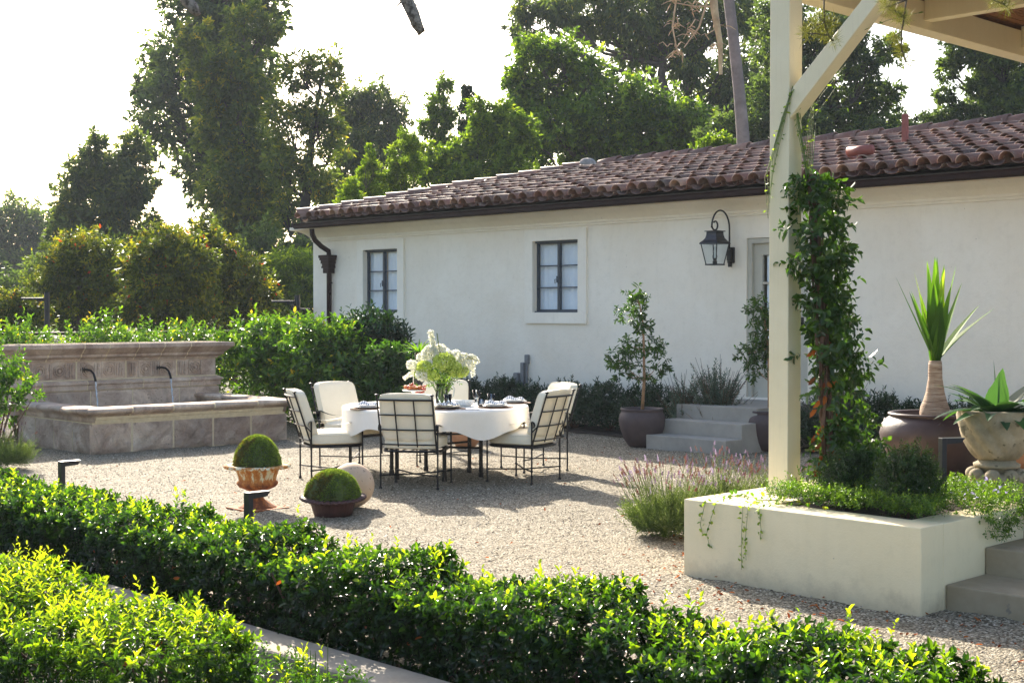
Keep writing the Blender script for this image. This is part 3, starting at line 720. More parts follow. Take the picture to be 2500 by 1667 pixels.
def prism(bm, pts, x0, x1):
    a = [bm.verts.new((x0, y, z)) for y, z in pts]; b = [bm.verts.new((x1, y, z)) for y, z in pts]
    bm.faces.new(a); bm.faces.new(b[::-1])
    for k in range(len(pts)): bm.faces.new((a[k], a[(k+1) % len(pts)], b[(k+1) % len(pts)], b[k]))
prism(bm, [(-.001, 2.40), (-.001, 2.575), (-.83, 3.36), (-.945, 3.36), (-.945, 3.35)], x0, x1)
bmesh.ops.bevel(bm, geom=bm.edges[:], offset=.004, segments=1, affect='EDGES'); obj('knee_brace', bm, M['paint'], pg)
bm = bmesh.new(); box(bm, .15, 5, -.003, .14, 3.20, 3.40, .005); obj('beam', bm, M['paint'], pg)
bm = bmesh.new(); box(bm, .0, .142, -6, -.004, 3.36, 3.62, .005); obj('beam', bm, M['paint'], pg)
for k in range(5):
    x = 1.66+k*1.5-1.5*(k == 9)
    bm = bmesh.new(); box(bm, x, x+.10, -6, -.004, 3.26, 3.43, .004); obj('rafter', bm, M['paint'], pg)
bm = bmesh.new(); n = 160
for k in range(n):
    y = -6+6.4*k/n; box(bm, .2, 6.0, y, y+.033, 3.435+random.uniform(0, .008), 3.47)
obj('reed_ceiling', bm, M['ceiling'], pg)

# kerb
kb = bmesh.new(); box(kb, 3.50, 3.74, -3, 16, -.05, .15, .02, 3)
setp(obj('kerb', kb, M['kerb']), 'low concrete kerb running below the dark hedge', 'kerb')

# ------------------------------------------------------------------ fountain
FX0, FX1, FY0, FY1 = 7.62, 10.42, 14.86, 16.80
ft = thing('wall_fountain', 'long carved stone wall fountain with two spouts above a basin', 'fountain', (FX0, FY0, 0))
W_, D_ = FX1-FX0, FY1-FY0
def rough_block(bm, x0, x1, y0, y1, z0, z1, face):
    """block with a hand-dressed front face ('y' = front face at y0, 'x' = side face at x0)"""
    nu, nv = 14, 9; vs = []
    ph = random.uniform(0, 9)
    for i in range(nu+1):
        row = []
        for j in range(nv+1):
            u, v = i/nu, j/nv
            e = min(u, 1-u, v, 1-v); out = .030*min(1, e*7)+(.016*math.sin(u*9+ph+v*4)+.012*math.sin(u*15-v*11+ph*2))*min(1, e*6)+random.uniform(-.008, .008)*(e > 0)
            if face == 'y': p = (x0+(x1-x0)*u, y0-out, z0+(z1-z0)*v)
            else: p = (x0-out, y0+(y1-y0)*u, z0+(z1-z0)*v)
            row.append(bm.verts.new(p))
        vs.append(row)
    for i in range(nu):
        for j in range(nv): bm.faces.new((vs[i][j], vs[i+1][j], vs[i+1][j+1], vs[i][j+1]))
    fr = [vs[0][0], vs[nu][0], vs[nu][nv], vs[0][nv]]
bm = bmesh.new(); t = .16
box(bm, .06, W_-.06, .06, .06+t, -.03, .375); box(bm, .06, .06+t, .06+t, D_, -.03, .375); box(bm, W_-.06-t, W_-.06, .06+t, D_, -.03, .375); box(bm, .06+t, W_-.06-t, D_-t, D_, -.03, .375)
obj('mortar_core', bm, M['joint'], ft)
n = 5; e = [.02+i*(W_-.04)/n for i in range(n+1)]
for i in range(n):
    bm = bmesh.new(); rough_block(bm, e[i]+.012, e[i+1]-.012, .056, .1, .0, .345+random.uniform(-.008, .006), 'y'); obj('base_block', bm, M['roughstone'], ft, True)
for i in range(4):
    a = .04+i*(D_)/4; bm = bmesh.new(); rough_block(bm, .056, .1, a+.008, a+D_/4-.012, .0, .35, 'x'); obj('base_block', bm, M['roughstone'], ft, True)
# rim moulding: profile swept round, cut into stones
prof = [(.05, .365), (.045, .40), (.045, .425), (.02, .435), (.015, .445), (-.01, .455), (-.045, .47), (-.06, .495), (-.05, .52), (-.02, .532), (.26, .532), (.27, .50), (.24, .47), (.22, .36)]
def sweep(bm, prof, a, b, ax, inset_a, inset_b, sign=1):
    """moulding straight run along axis ax from a to b with mitre-like ends"""
    A, B = [], []
    for o, z in prof:
        if ax == 'x':
            A.append(bm.verts.new((a+(o if inset_a else 0), o, z))); B.append(bm.verts.new((b-(o if inset_b else 0), o, z)))
        elif ax == 'yl':
            A.append(bm.verts.new((o, a+(o if inset_a else 0), z))); B.append(bm.verts.new((o, b-(o if inset_b else 0), z)))
        else:
            A.append(bm.verts.new((W_-o, a+(o if inset_a else 0), z))); B.append(bm.verts.new((W_-o, b-(o if inset_b else 0), z)))
    k = len(prof)
    for i in range(k): bm.faces.new((A[i], A[(i+1) % k], B[(i+1) % k], B[i]))
    bm.faces.new(A[::-1]); bm.faces.new(B)
rnd_off = lambda: random.uniform(-.003, .003)
e = [0]+[W_*k/5+random.uniform(-.06, .06) for k in range(1, 5)]+[W_]
for i in range(5):
    bm = bmesh.new(); sweep(bm, prof, e[i]+(.004 if i else 0), e[i+1]-(.004 if i < 4 else 0), 'x', i == 0, i == 4); obj('rim_stone', bm, M['stone'], ft, True)
    if i:
        bm = bmesh.new(); sweep(bm, [(o-.002, z+.001) for o, z in prof[:11]]+[(.25, .36)], e[i]-.011, e[i]+.011, 'x', False, False); obj('joint', bm, M['joint'], ft)
for ax in ('yl', 'yr'):
    e2 = [0, .62, 1.25, D_]
    for i in range(3):
        bm = bmesh.new(); sweep(bm, prof, e2[i]+(.004 if i else 0), e2[i+1]-.004, ax, i == 0, False); obj('rim_stone', bm, M['stone'], ft, True)
bm = bmesh.new(); sweep(bm, [(o, z-.006) for o, z in prof if o > -.04][:2]+[(.03, .40), (.035, .525), (.25, .525), (.23, .36)], .1, W_-.1, 'x', False, False)
obj('rim_mortar', bm, M['joint'], ft)
bm = bmesh.new(); quad(bm, (.2, .2, .40), (W_-.2, .2, .40), (W_-.2, D_, .40), (.2, D_, .40))
m_, t_, b_ = newmat('basin_water'); b_.inputs['Base Color'].default_value = (.03, .035, .03, 1); b_.inputs['Roughness'].default_value = .04
tc_ = node(t_, 'ShaderNodeTexCoord').outputs['Object']; bump(t_, b_, noise(t_, tc_, 14, 3, .6), .25, .01)
obj('basin_water', bm, m_, ft)
# back wall: courses with joints; moulded
wx1 = W_+.10; wx0 = -.10
def course(bounds, prof, name='wall_stone', mat='stone'):
    for i in range(len(bounds)-1):
        bm = bmesh.new(); a, b = bounds[i]+.009, bounds[i+1]-.009
        A = [bm.verts.new((a-(o if i == 0 else 0), D_-o, z)) for o, z in prof]; B = [bm.verts.new((b+(o if i == len(bounds)-2 else 0), D_-o, z)) for o, z in prof]
        k = len(prof)
        for j in range(k): bm.faces.new((A[j], A[(j+1) % k], B[(j+1) % k], B[j]))
        bm.faces.new(A[::-1]); bm.faces.new(B); obj(name, bm, M[mat], ft)
        if i:
            bm = bmesh.new(); pj = [(o-.004, z) for o, z in prof if o > -.1]; A = [bm.verts.new((a-.020, D_-o, z)) for o, z in pj]; B = [bm.verts.new((a+.002, D_-o, z)) for o, z in pj]
            for j in range(len(pj)-1): bm.faces.new((A[j], A[j+1], B[j+1], B[j]))
            obj('joint', bm, M['joint'], ft)
    z0_, z1_ = prof[1][1], prof[-1][1]
    bm = bmesh.new(); box(bm, bounds[0]+.01, bounds[-1]-.01, D_-prof[1][0]+.006, D_+.05, z1_-.0045, z1_+.0105); obj('bed_joint', bm, M['joint'], ft)
bk = -.32
course([wx0, .35, 1.0, 1.6, 2.3, wx1], [(bk, .36), (.035, .36), (.035, .60), (.03, .625), (.012, .632), (bk, .632)])
course([wx0, .25, .95, 1.75, 2.45, wx1], [(bk, .638), (.05, .638), (.05, .70), (.07, .71), (.07, .735), (.04, .76), (.015, .768), (bk, .768)])
course([wx0, .10, .82, 1.52, 2.28, wx1], [(bk, .775), (.0, .775), (.0, 1.005), (bk, 1.005)], 'frieze_stone')
course([wx0, .0, .40, .85, 1.2, 1.62, 2.0, 2.4, wx1], [(bk, 1.012), (.02, 1.012), (.03, 1.04), (.075, 1.06), (.085, 1.075), (.085, 1.095), (.12, 1.12), (.17, 1.165), (.19, 1.18), (.19, 1.225), (.175, 1.235), (bk, 1.235)], 'cornice_stone')
bm = bmesh.new(); box(bm, wx0+.03, wx1-.03, D_+.03, D_+.30, .36, 1.22)
for v in bm.verts:
    pass
obj('wall_core', bm, M['joint'], ft)
# mortar visible in frieze joints (2 mm proud strips) and rosettes/flutes
for xx in (.10, .82, 1.52, 2.28):
    bm = bmesh.new(); box(bm, xx-.011, xx+.011, D_-.004, D_+.02, .775, 1.005); obj('joint', bm, M['joint'], ft)
for xx in (-.02, .32, .58, .98, 1.27, 1.80, 2.12, 2.56):
    bm = bmesh.new(); cc = (xx, D_-.001, .89)
    for r0, r1, h in ((.082, .070, .022), (.054, .040, .026), (.024, 0.0001, .032)):
        ring = []
        for rr, hh_ in ((r0, 0), (r0-.004, h), (max(r1+.002, .0002), h), (r1 if r1 > .001 else .0001, 0 if r1 > .001 else h)):
            ring.append([bm.verts.new((cc[0]+rr*math.cos(2*math.pi*k/28), cc[1]-hh_, cc[2]+rr*math.sin(2*math.pi*k/28))) for k in range(28)])
        for i in range(3):
            for k in range(28): bm.faces.new((ring[i][k], ring[i][(k+1) % 28], ring[i+1][(k+1) % 28], ring[i+1][k]))
    for s in (-1, 1):
        box(bm, cc[0]+s*.093-.006, cc[0]+s*.093+.006, D_-.018, D_, .795, .985); box(bm, cc[0]-.086, cc[0]+.086, D_-.010, D_, .89+s*.098-.005, .89+s*.098+.005)
    obj('rosette', bm, M['stone'], ft)
for x0_, x1_ in ((.11, .20), (.43, .47), (.70, .80), (1.09, 1.16), (1.40, 1.50), (1.58, 1.68), (1.92, 2.0), (2.30, 2.44)):
    bm = bmesh.new(); x = x0_
    while x < x1_:
        tube(bm, [(x, D_-.006, .80), (x, D_-.006, .98)], .015, 6); x += .036
    obj('fluting', bm, M['stone'], ft)
for sx in (8.53-FX0, 9.61-FX0):
    bm = bmesh.new(); pts = [(sx, D_+.02, .90), (sx, D_-.12, .905), (sx, D_-.22, .895), (sx, D_-.29, .86), (sx, D_-.33, .80), (sx, D_-.345, .76)]
    tube(bm, pts, [.016, .014, .014, .014, .015, .016], 10); tube(bm, [(sx, D_-.0, .90), (sx, D_-.015, .90)], .034, 12)
    sp = obj('spout', bm, M['iron'], ft, True)
    bm = bmesh.new(); tube(bm, [(sx+.003*math.sin(k*2.1), D_-.345-.010*k**1.1*.5, .76-.036*k) for k in range(11)], [.009+.003*math.sin(k*1.9) for k in range(11)], 8)
    obj('water_jet', bm, M['water'], sp, True)
# ------------------------------------------------------------------ railing and lamp posts beyond the fountain
rl = thing('railing', 'thin dark metal railing behind the fountain hedge', 'railing', (5, 18.7, 0))
bm = bmesh.new(); tube(bm, [(0, 0, 1.34), (9.5, 0, 1.34)], .022, 8); tube(bm, [(0, 0, 1.26), (9.5, 0, 1.26)], .008, 6); obj('top_rail', bm, M['bronze'], rl)
for k in range(6):
    bm = bmesh.new(); box(bm, k*1.85, k*1.85+.04, -.02, .02, 0, 1.32); obj('post', bm, M['bronze'], rl)
bm = bmesh.new()
for k in range(12): tube(bm, [(0, 0, .1+k*.1), (9.5, 0, .1+k*.1)], .003, 4)
obj('wire', bm, M['bronze'], rl)
for px, pt, lab, two in ((115, 713, 'dark lamp post with one flat arm at the left edge', 0), (726, 720, 'dark lamp post with two flat arms beside the house corner', 1)):
    p = Bp(px, 25); zt = H+(HOR-pt)/F*25
    lp = thing('lamp_post', lab, 'lamp post', (p.x, p.y, 0), -R(YAW), 'lamp posts beyond the railing')
    bm = bmesh.new(); tube(bm, [(0, 0, 0), (0, 0, zt)], .05, 14); obj('pole', bm, M['lamp'], lp)
    bm = bmesh.new(); box(bm, -.45, -.05, -.06, .06, zt-.14, zt-.10, .01); box(bm, -.18, -.05, -.03, .03, zt-.17, zt-.14); obj('lamp_arm', bm, M['lamp'], lp)
    if two:
        bm = bmesh.new(); box(bm, .05, .22, -.05, .05, zt-.27, zt-.24, .01); obj('lamp_arm', bm, M['lamp'], lp)
        bm = bmesh.new(); tube(bm, [(-.1, .05, 0), (-.1, .05, zt-.15)], .025, 8); obj('pole', bm, M['lamp'], lp)

# path lights
def path_light(x, y, z0, hgt, rz, label):
    o = thing('path_light', label, 'path light', (x, y, z0), rz, 'black angled path lights')
    bm = bmesh.new(); box(bm, -.028, .028, -.015, .015, 0, hgt, .002); obj('upright', bm, M['lamp'], o)
    bm = bmesh.new(); prism(bm, [(.0155, hgt-.036), (.0155, hgt), (.135, hgt+.0), (.110, hgt-.030)], -.028, .028); obj('lamp_head', bm, M['lamp'], o)
    return o
for px, lab in ((148, 'black angled path light at the left end of the dark hedge'), (605, 'black angled path light in front of the rusty urn')):
    t = (px-1250)/F; d = 4.52/(sy+cy*t); p = C(t*d, d); path_light(p.x, p.y, 0, .60, -R(90), lab)
p = Bp(2303, 8.5); path_light(p.x, p.y, .45, .43, -R(YAW)-R(80), 'black angled path light among the planter flowers before the big pot')

# ------------------------------------------------------------------ table and chairs
TC = C(-.77, 13.95)
tb = thing('dining_table', 'round dining table on thin black iron legs under the white cloth', 'table', TC)
bm = bmesh.new(); lathe(bm, [(0.001, .68), (.90, .68), (.90, .705), (0.001, .705)], 48); obj('table_top', bm, M['iron'], tb)
for a in (-76, -12, 45, 105, 163, 220):
    v = C(.47*math.cos(R(a)), .47*math.sin(R(a)))
    bm = bmesh.new(); box(bm, v.x-.015, v.x+.015, v.y-.015, v.y+.015, 0, .68, .003); box(bm, v.x-.019, v.x+.019, v.y-.019, v.y+.019, 0, .05, .003); obj('leg', bm, M['iron'], tb)
bm = bmesh.new()
for a in (-76, -12, 45):
    v = C(.47*math.cos(R(a)), .47*math.sin(R(a))); tube(bm, [v+Vector((0, 0, .30+a*.0004)), -v+Vector((0, 0, .30+a*.0004))], .011, 8)
obj('stretcher', bm, M['iron'], tb)
# cloth
def cloth():
    nr, na = 34, 220; V = []; Rt = .915
    for i in range(nr+1):
        s = i/nr
        for k in range(na):
            a = 2*math.pi*k/na
            drop = .215+.045*math.cos(4*a+.9)+.022*math.sin(7*a+1)+.012*math.sin(13*a)
            if s < .5: r = Rt*s/.5; z = .712+.0015*math.sin(9*a)*s
            else:
                q = (s-.5)/.5; arc = q*drop
                bend = min(1, arc/.03)
                wv = (.018+.014*math.sin(3*a+2))*math.sin(17*a+2*math.sin(5*a))+.014*math.sin(9*a+1.7)+.02*math.sin(4*a+.9)
                r = Rt+.02*math.sin(bend*math.pi/2)+wv*q**.8+.01*q; z = .712-max(0, arc-.012)
            V.append((r*math.cos(a), r*math.sin(a), z))
    V = np.array(V); i = (np.arange(nr)[:, None]*na+np.arange(na)[None]); j = (np.arange(nr)[:, None]*na+(np.arange(na)[None]+1) % na)
    Fc = np.stack([i, i+na, j+na, j], -1).reshape(-1, 4)
    me = mesh_np('tablecloth', V, Fc, 4); o = link('tablecloth', me, M['linen'], smooth=True); o.location = TC
    setp(o, 'white linen cloth draped in scallops over the round table', 'tablecloth')
cloth()

def make_chair():
    t = thing('garden_chair', 'x', 'chair', group='cushioned iron chairs around the table')
    w2, fd, rd = .275, .25, -.25; sh = .355; ah = .60
    for sx in (-1, 1):
        for yy in (fd, rd):
            bm = bmesh.new(); tube(bm, [(sx*w2, yy, 0), (sx*w2, yy, .02), (sx*w2, yy, .024), (sx*w2, yy, ah)], [.016, .014, .0085, .0085], 8)
            obj('leg', bm, M['iron'], t)
    bm = bmesh.new()
    pts = []
    for k in range(40):
        a = 2*math.pi*k/40; sp = lambda x, e: math.copysign(abs(x)**e, x)
        pts.append(((w2+.0)*sp(math.cos(a), .45), .25*sp(math.sin(a), .45)+(.035*math.cos(math.asin(max(-1, min(1, sp(math.cos(a), .45))))) if math.sin(a) > 0 else -.02*(1-abs(math.cos(a)))), sh))
    tube(bm, pts+[pts[0]], .0115, 6, cap=False)
    for k in range(-2, 3): tube(bm, [(k*.09, -.25, sh), (k*.09, .27, sh)], .005, 5)
    obj('seat_frame', bm, M['iron'], t)
    bm = bmesh.new(); tube(bm, [(-w2, fd, .13), (0, 0, .115), (w2, rd, .13)], .0075, 6); tube(bm, [(w2, fd, .13), (0, 0, .119), (-w2, rd, .13)], .0075, 6)
    for sx in (-1, 1):
        for yy in (fd, rd):
            r = bmesh.ops.create_icosphere(bm, subdivisions=1, radius=.014, matrix=Matrix.Translation((sx*w2, yy, .13)))
    obj('stretcher', bm, M['iron'], t)
    # leaning back frame with a three by three grid, finials on the stiles
    zb, zt = .40, .845; yb, yt = -.255, -.40
    yl = lambda z, x=0: yb+(yt-yb)*(z-zb)/(zt-zb)-.035*(1-(x/w2)**2)
    bm = bmesh.new()
    for x in (-w2+.012, w2-.012): tube(bm, [(x, -.25, .33), (x, yl(zb, w2), zb), (x, yl(zt, w2), zt), (x, yl(zt+.03, w2), zt+.028)], .0085, 8)
    for x in (-.092, .092): tube(bm, [(x, yl(zb, x), zb), (x, yl(zt, x), zt)], .0068, 6)
    for k in range(4):
        z = zb+.02+(zt-zb-.025)*k/3; tube(bm, [(x, yl(z, x), z) for x in np.linspace(-w2+.012, w2-.012, 9)], .0072 if k < 3 else .010, 6)
    for sx in (-1, 1): tube(bm, [(sx*w2, rd, .50), (sx*(w2-.012), yl(.56, w2), .56)], .006, 6)
    bf = obj('back_frame', bm, M['iron'], t)
    for sx in (-1, 1):
        bm = bmesh.new(); lathe(bm, [(.006, -.006), (.009, .004), (.021, .010), (.021, .016), (.008, .022)], 10, c=(sx*(w2-.012), yl(zt+.03, w2), zt+.028)); obj('finial', bm, M['iron'], bf, True)
    for sx in (-1, 1):
        bm = bmesh.new(); pts = [(rd-.018, ah-.055), (rd-.032, ah-.03), (rd-.02, ah-.002), (rd, ah+.008)]
        for q in np.linspace(.08, .92, 9): pts.append((rd+(fd-rd)*q, ah+.008-.038*math.sin(math.pi*q)))
        pts += [(fd, ah+.008), (fd+.02, ah-.002), (fd+.032, ah-.03), (fd+.018, ah-.055)]
        up_ = [bm.verts.new((sx*w2-.017, y, z)) for y, z in pts]; dn = [bm.verts.new((sx*w2+.017, y, z)) for y, z in pts]
        for k in range(len(pts)-1): bm.faces.new((up_[k], up_[k+1], dn[k+1], dn[k]))
        bmesh.ops.solidify(bm, geom=bm.faces[:], thickness=.007); obj('armrest', bm, M['iron'], t)
    bm = bmesh.new()
    def seatf(p):
        y = p.y+.005
        if p.y > 0: y += .03*(1-(p.x/.27)**2)
        dome = .022*max(0, 1-(p.x/.27)**2)*max(0, 1-(p.y/.27)**2) if p.z > 0 else 0
        return Vector((p.x, y, p.z+dome+.425))
    superell(bm, .262, .262, .058, .34, .36, 48, 16, seatf); sc = obj('seat_cushion', bm, M['canvas'], t, True)
    bm = bmesh.new(); sp = lambda x, e: math.copysign(abs(x)**e, x)
    for zz in (.462, .388):
        ring = []
        for k in range(49):
            a = 2*math.pi*k/48; x = .262*sp(math.cos(a), .36); y = .262*sp(math.sin(a), .36)
            if y > 0: y += .03*(1-(x/.27)**2)
            ring.append((x*.995, (y+.005)*.995, zz))
        tube(bm, ring, .0045, 6, cap=False)
    obj('piping', bm, M['canvas'], sc, True)
    bm = bmesh.new(); lean = math.atan2(yb-yt, zt-zb)
    def backf(p):
        # p: x width, y thickness, z height (centre 0)
        z = p.z+.66; puff = .018*(1-(p.x/.26)**2)*(1-((p.z)/.22)**2) if p.y > 0 else 0
        top = .012*(1-(p.x/.26)**2) if p.z > .1 else 0
        return Vector((p.x, yl(z, p.x)+.062+p.y+puff, z+top+.015))
    superell(bm, .252, .05, .215, .22, .22, 56, 22, backf); bc = obj('back_cushion', bm, M['canvas'], t, True)
    bm = bmesh.new()
    for yy in (-.036, .040):
        ring = []
        for k in range(49):
            a = 2*math.pi*k/48; p = backf(Vector((.250*sp(math.cos(a), .22), yy, .213*sp(math.sin(a), .22)))); ring.append(p)
        tube(bm, ring, .0042, 6, cap=False)
    obj('piping', bm, M['canvas'], bc, True)
    return t
chairs = [((-.905, 13.15), (.10, .48), 'cream cushioned iron chair in front of the table with its back to us'),
          ((-1.775, 13.63), (.92, .33), 'cream cushioned iron chair at the left, behind the stone ball'),
          ((-1.66, 14.72), (.37, -.34), 'cream cushioned iron chair between the left chair and the lemon bush'),
          ((.115, 13.59), (-.45, .27), 'cream cushioned iron chair nearest us on the right of the table'),
          ((.23, 14.56), (-.48, -.23), 'cream cushioned iron chair at the right, mostly hidden behind another chair'),
          ((-.735, 15.02), (0, -1), 'cream cushioned iron chair behind the flower vase, facing us')]
ch0 = make_chair()
for i, (c, f, lab) in enumerate(chairs):
    p = C(*c); fw = C(*f); rz = math.atan2(-fw.x, fw.y)
    if i == 0: ch0.location = p; ch0.rotation_euler = (0, 0, rz); ch0['label'] = lab
    else: dup(ch0, p, rz, lab)

# ------------------------------------------------------------------ table setting
TZ = .7155
def tp(lat, d, z=TZ): return C(lat, d, z)
def disc(r0, r1, z0, z1, n=32):
    bm = bmesh.new(); lathe(bm, [(.0005, z0), (r0*.6, z0), (r0, z0+.002), (r1, z1), (r1-.004, z1+.002), (r0*.7, z0+.006), (.0005, z0+.006)], n); return bm
def place_setting(lat, d, dark, lab):
    p = tp(lat, d); rr = .15
    bm = bmesh.new(); lathe(bm, [(.0005, 0), (.175, 0), (.175, .005), (.0005, .005)], 32)
    o = obj('placemat', bm, M['mat']); o.location = p; setp(o, 'round brown rattan placemat under '+lab, 'placemat', 'brown placemats')
    o = obj('dinner_plate', disc(.09, .135, .0055, .022), M['darkchina' if dark else 'china']); o.location = p; setp(o, ('dark' if dark else 'white')+' dinner plate under '+lab, 'plate', 'plates on the table')
    if not dark:
        o = obj('salad_plate', disc(.075, .115, .0145, .036), M['china']); o.location = p; setp(o, 'smaller white plate stacked under '+lab, 'plate', 'plates on the table')
    n_ = 26; V = []; ph = random.uniform(0, 6)
    for i in range(n_):
        for j in range(n_):
            u, v = i/(n_-1)-.5, j/(n_-1)-.5
            V.append((u*.20, v*.12, .040+.030*(1-(2*v)**2)*(.6+.4*math.sin(u*9+ph))*(1-(2*abs(u))**4)+.007*math.sin(v*38+u*13+ph)))
    V = np.array(V); i = (np.arange(n_-1)[:, None]*n_+np.arange(n_-1)[None]).ravel()[:, None]
    me = mesh_np('napkin', V, np.concatenate([i, i+n_, i+n_+1, i+1], 1), 4); o = link('napkin', me, M['napkin'], smooth=True); o.location = p; o.rotation_euler = (0, 0, -R(YAW)+random.uniform(-.3, .3))
    setp(o, 'crumpled blue striped napkin on '+('the dark plate' if dark else 'the plates')+' '+lab.split(' the ', 1)[-1].join(['of the ', '']) if False else 'crumpled striped napkin lying on '+lab.replace('the napkin', 'the plates'), 'napkin', 'striped napkins')
place_setting(-1.40, 13.45, False, 'the napkin at the left end of the table')
place_setting(-.16, 13.62, False, 'the napkin at the near right of the table')
place_setting(.02, 14.28, False, 'the napkin at the far right of the table')
place_setting(-.62, 13.42, True, 'the napkin behind the front chair')
def glass(lat, d, kind, lab):
    if kind == 'tumbler': pr = [(.0005, 0), (.030, 0), (.033, .01), (.042, .105), (.0395, .105), (.031, .014), (.0005, .012)]
    elif kind == 'short': pr = [(.0005, 0), (.034, 0), (.038, .02), (.038, .065), (.0355, .065), (.034, .014), (.0005, .012)]
    else: pr = [(.0005, 0), (.036, 0), (.034, .005), (.007, .012), (.006, .05), (.012, .055), (.032, .075), (.040, .15), (.038, .15), (.029, .078), (.0005, .06)]
    flute = lambda r, z, a: (r*(1+.018*math.cos(12*a)), z)
    bm = bmesh.new(); lathe(bm, pr, 36, flute); o = obj('glass_'+('goblet' if kind == 'goblet' else 'tumbler'), bm, M['tableglass'], None, True); o.location = tp(lat, d)
    setp(o, lab, 'glass', 'drinking glasses on the table'); return o
glass(-1.28, 13.95, 'tumbler', 'clear tumbler standing behind the left plates')
glass(-.93, 14.15, 'tumbler', 'clear tumbler standing below the cake stand')
glass(-.355, 14.2, 'tumbler', 'tall clear tumbler left of the cluster by the right plates')
glass(-.21, 14.1, 'tumbler', 'clear tumbler directly behind the right plates')
glass(-.305, 13.85, 'short', 'short clear glass in front of the tall tumbler')
glass(-.612, 13.27, 'goblet', 'stemmed goblet right beside the top of the front chair')
glass(-.36, 14.02, 'goblet', 'stemmed goblet between the tall tumbler and the short glass')
bm = bmesh.new(); lathe(bm, [(.0005, 0), (.034, 0), (.036, .03), (.0005, .03)], 20); o = obj('votive_candle', bm, M['darkchina']); o.location = tp(-.29, 13.62); setp(o, 'small dark votive holder left of the right plates', 'candle holder')
o = obj('woven_bowl', (lambda b: (lathe(b, [(.0005, 0), (.06, 0), (.085, .02), (.10, .055), (.092, .055), (.078, .024), (.055, .008), (.0005, .008)], 48, lambda r, z, a: (r*(1+.03*math.cos(24*a+z*180)), z)), b)[1])(bmesh.new()), M['china']); o.location = tp(-.47, 13.82); setp(o, 'white lattice bowl in the middle of the table', 'bowl')
for i, (la, d, r_) in enumerate(((-.40, 13.22, .3), (-.44, 13.23, .35), (-1.18, 13.2, -.2))):
    bm = bmesh.new(); tube(bm, [(0, -.09, .004), (0, .03, .004), (0, .05, .005)], [.004, .003, .004], 6); superell(bm, .010, .028, .003, 1, 1, 10, 6, lambda p: p+Vector((0, .075, .006)))
    o = obj('spoon', bm, M['silver'], None, True); o.location = tp(la, d); o.rotation_euler = (0, 0, -R(YAW)+r_+R(80)); setp(o, ['silver spoon at the near edge of the table, right one of the pair', 'silver spoon at the near edge of the table, left one of the pair', 'silver spoon left of the front chair'][i], 'spoon', 'silver cutlery')
# cake stand
cs = thing('cake_stand', 'white footed cake stand with a tall handle holding fruit', 'cake stand', tp(-1.0, 14.12))
bm = bmesh.new(); lathe(bm, [(.0005, 0), (.055, 0), (.05, .012), (.015, .03), (.012, .11), (.03, .125), (.11, .132), (.115, .145), (.108, .145), (.0005, .140)], 36); obj('stand', bm, M['china'], cs, True)
bm = bmesh.new(); tube(bm, [(0, 0, .14), (0, 0, .18), (0, 0, .24), (0, 0, .30), (0, 0, .335), (0, 0, .35)], [.007, .009, .005, .008, .005, .012], 8); obj('handle', bm, M['china'], cs, True)
pf = thing('pastries', 'orange pastries heaped on the white cake stand', 'pastries', tp(-1.0, 14.12, TZ+.146))
for k in range(9):
    a = k*.72; r = .045+.035*(k % 2); bm = bmesh.new(); superell(bm, .03, .022, .018, .8, .8, 12, 8, lambda p: p); o = obj('pastry', bm, M['pastry'], pf, True); o.location = (r*math.cos(a), r*math.sin(a), .014+.012*(k % 2)); o.rotation_euler = (0, 0, a*2)
bf_ = thing('berries', 'red berries hanging over the right edge of the cake stand', 'berries', tp(-1.0, 14.12, TZ+.146))
bm = bmesh.new()
for k in range(34):
    v = C(random.gauss(.085, .03), random.gauss(-.02, .03)); v = Vector((v.x, v.y, random.uniform(-.03, .05)))
    bmesh.ops.create_icosphere(bm, subdivisions=2, radius=random.uniform(.008, .013), matrix=Matrix.Translation(v))
for k in range(12):
    v = C(random.gauss(-.04, .02), random.gauss(-.04, .02)); v = Vector((v.x, v.y, random.uniform(.02, .055)))
    bmesh.ops.create_icosphere(bm, subdivisions=2, radius=random.uniform(.009, .014), matrix=Matrix.Translation(v))
obj('berry_cluster', bm, M['fruit'], bf_, True)['kind'] = 'stuff'
# vase and bouquet
vp = tp(-.705, 14.0)
vs = thing('glass_pitcher', 'clear glass pitcher holding the white and green flowers', 'vase', vp)
bm = bmesh.new(); lathe(bm, [(.0005, 0), (.05, 0), (.062, .02), (.066, .09), (.055, .16), (.066, .215), (.063, .215), (.051, .16), (.062, .09), (.057, .022), (.0005, .012)], 36); obj('body', bm, M['tableglass'], vs, True)
bm = bmesh.new(); hd_ = C(1, 0); tube(bm, [hd_*.055+Vector((0, 0, .19)), hd_*.10+Vector((0, 0, .205)), hd_*.125+Vector((0, 0, .16)), hd_*.115+Vector((0, 0, .09)), hd_*.064+Vector((0, 0, .05))], .007, 8); obj('handle', bm, M['tableglass'], vs, True)
bq = thing('flower_bouquet', 'loose bouquet of white stock and green hydrangeas in the pitcher', 'flowers', vp)
def cl(lat, d, z): v = C(lat, d); return np.array((v.x, v.y, z))
bm = bmesh.new()
heads = [(-.30, 0, .40), (-.20, .05, .47), (-.12, -.04, .55), (-.02, .06, .56), (.06, -.05, .50), (.14, .03, .50), (.22, 0, .47), (.27, -.04, .40), (.20, -.08, .36), (.08, -.1, .38), (-.05, -.1, .38), (-.17, -.1, .32), (-.26, -.04, .30), (.12, .1, .42), (-.1, .1, .42), (.24, .02, .30)]
for a, b, z in heads:
    e_ = cl(a*.9, b, z-.02); m_1 = cl(a*.35, b*.3, .22)
    tube(bm, [(a*.03, b*.03, .02), Vector(m_1), Vector(e_)], .004, 6)
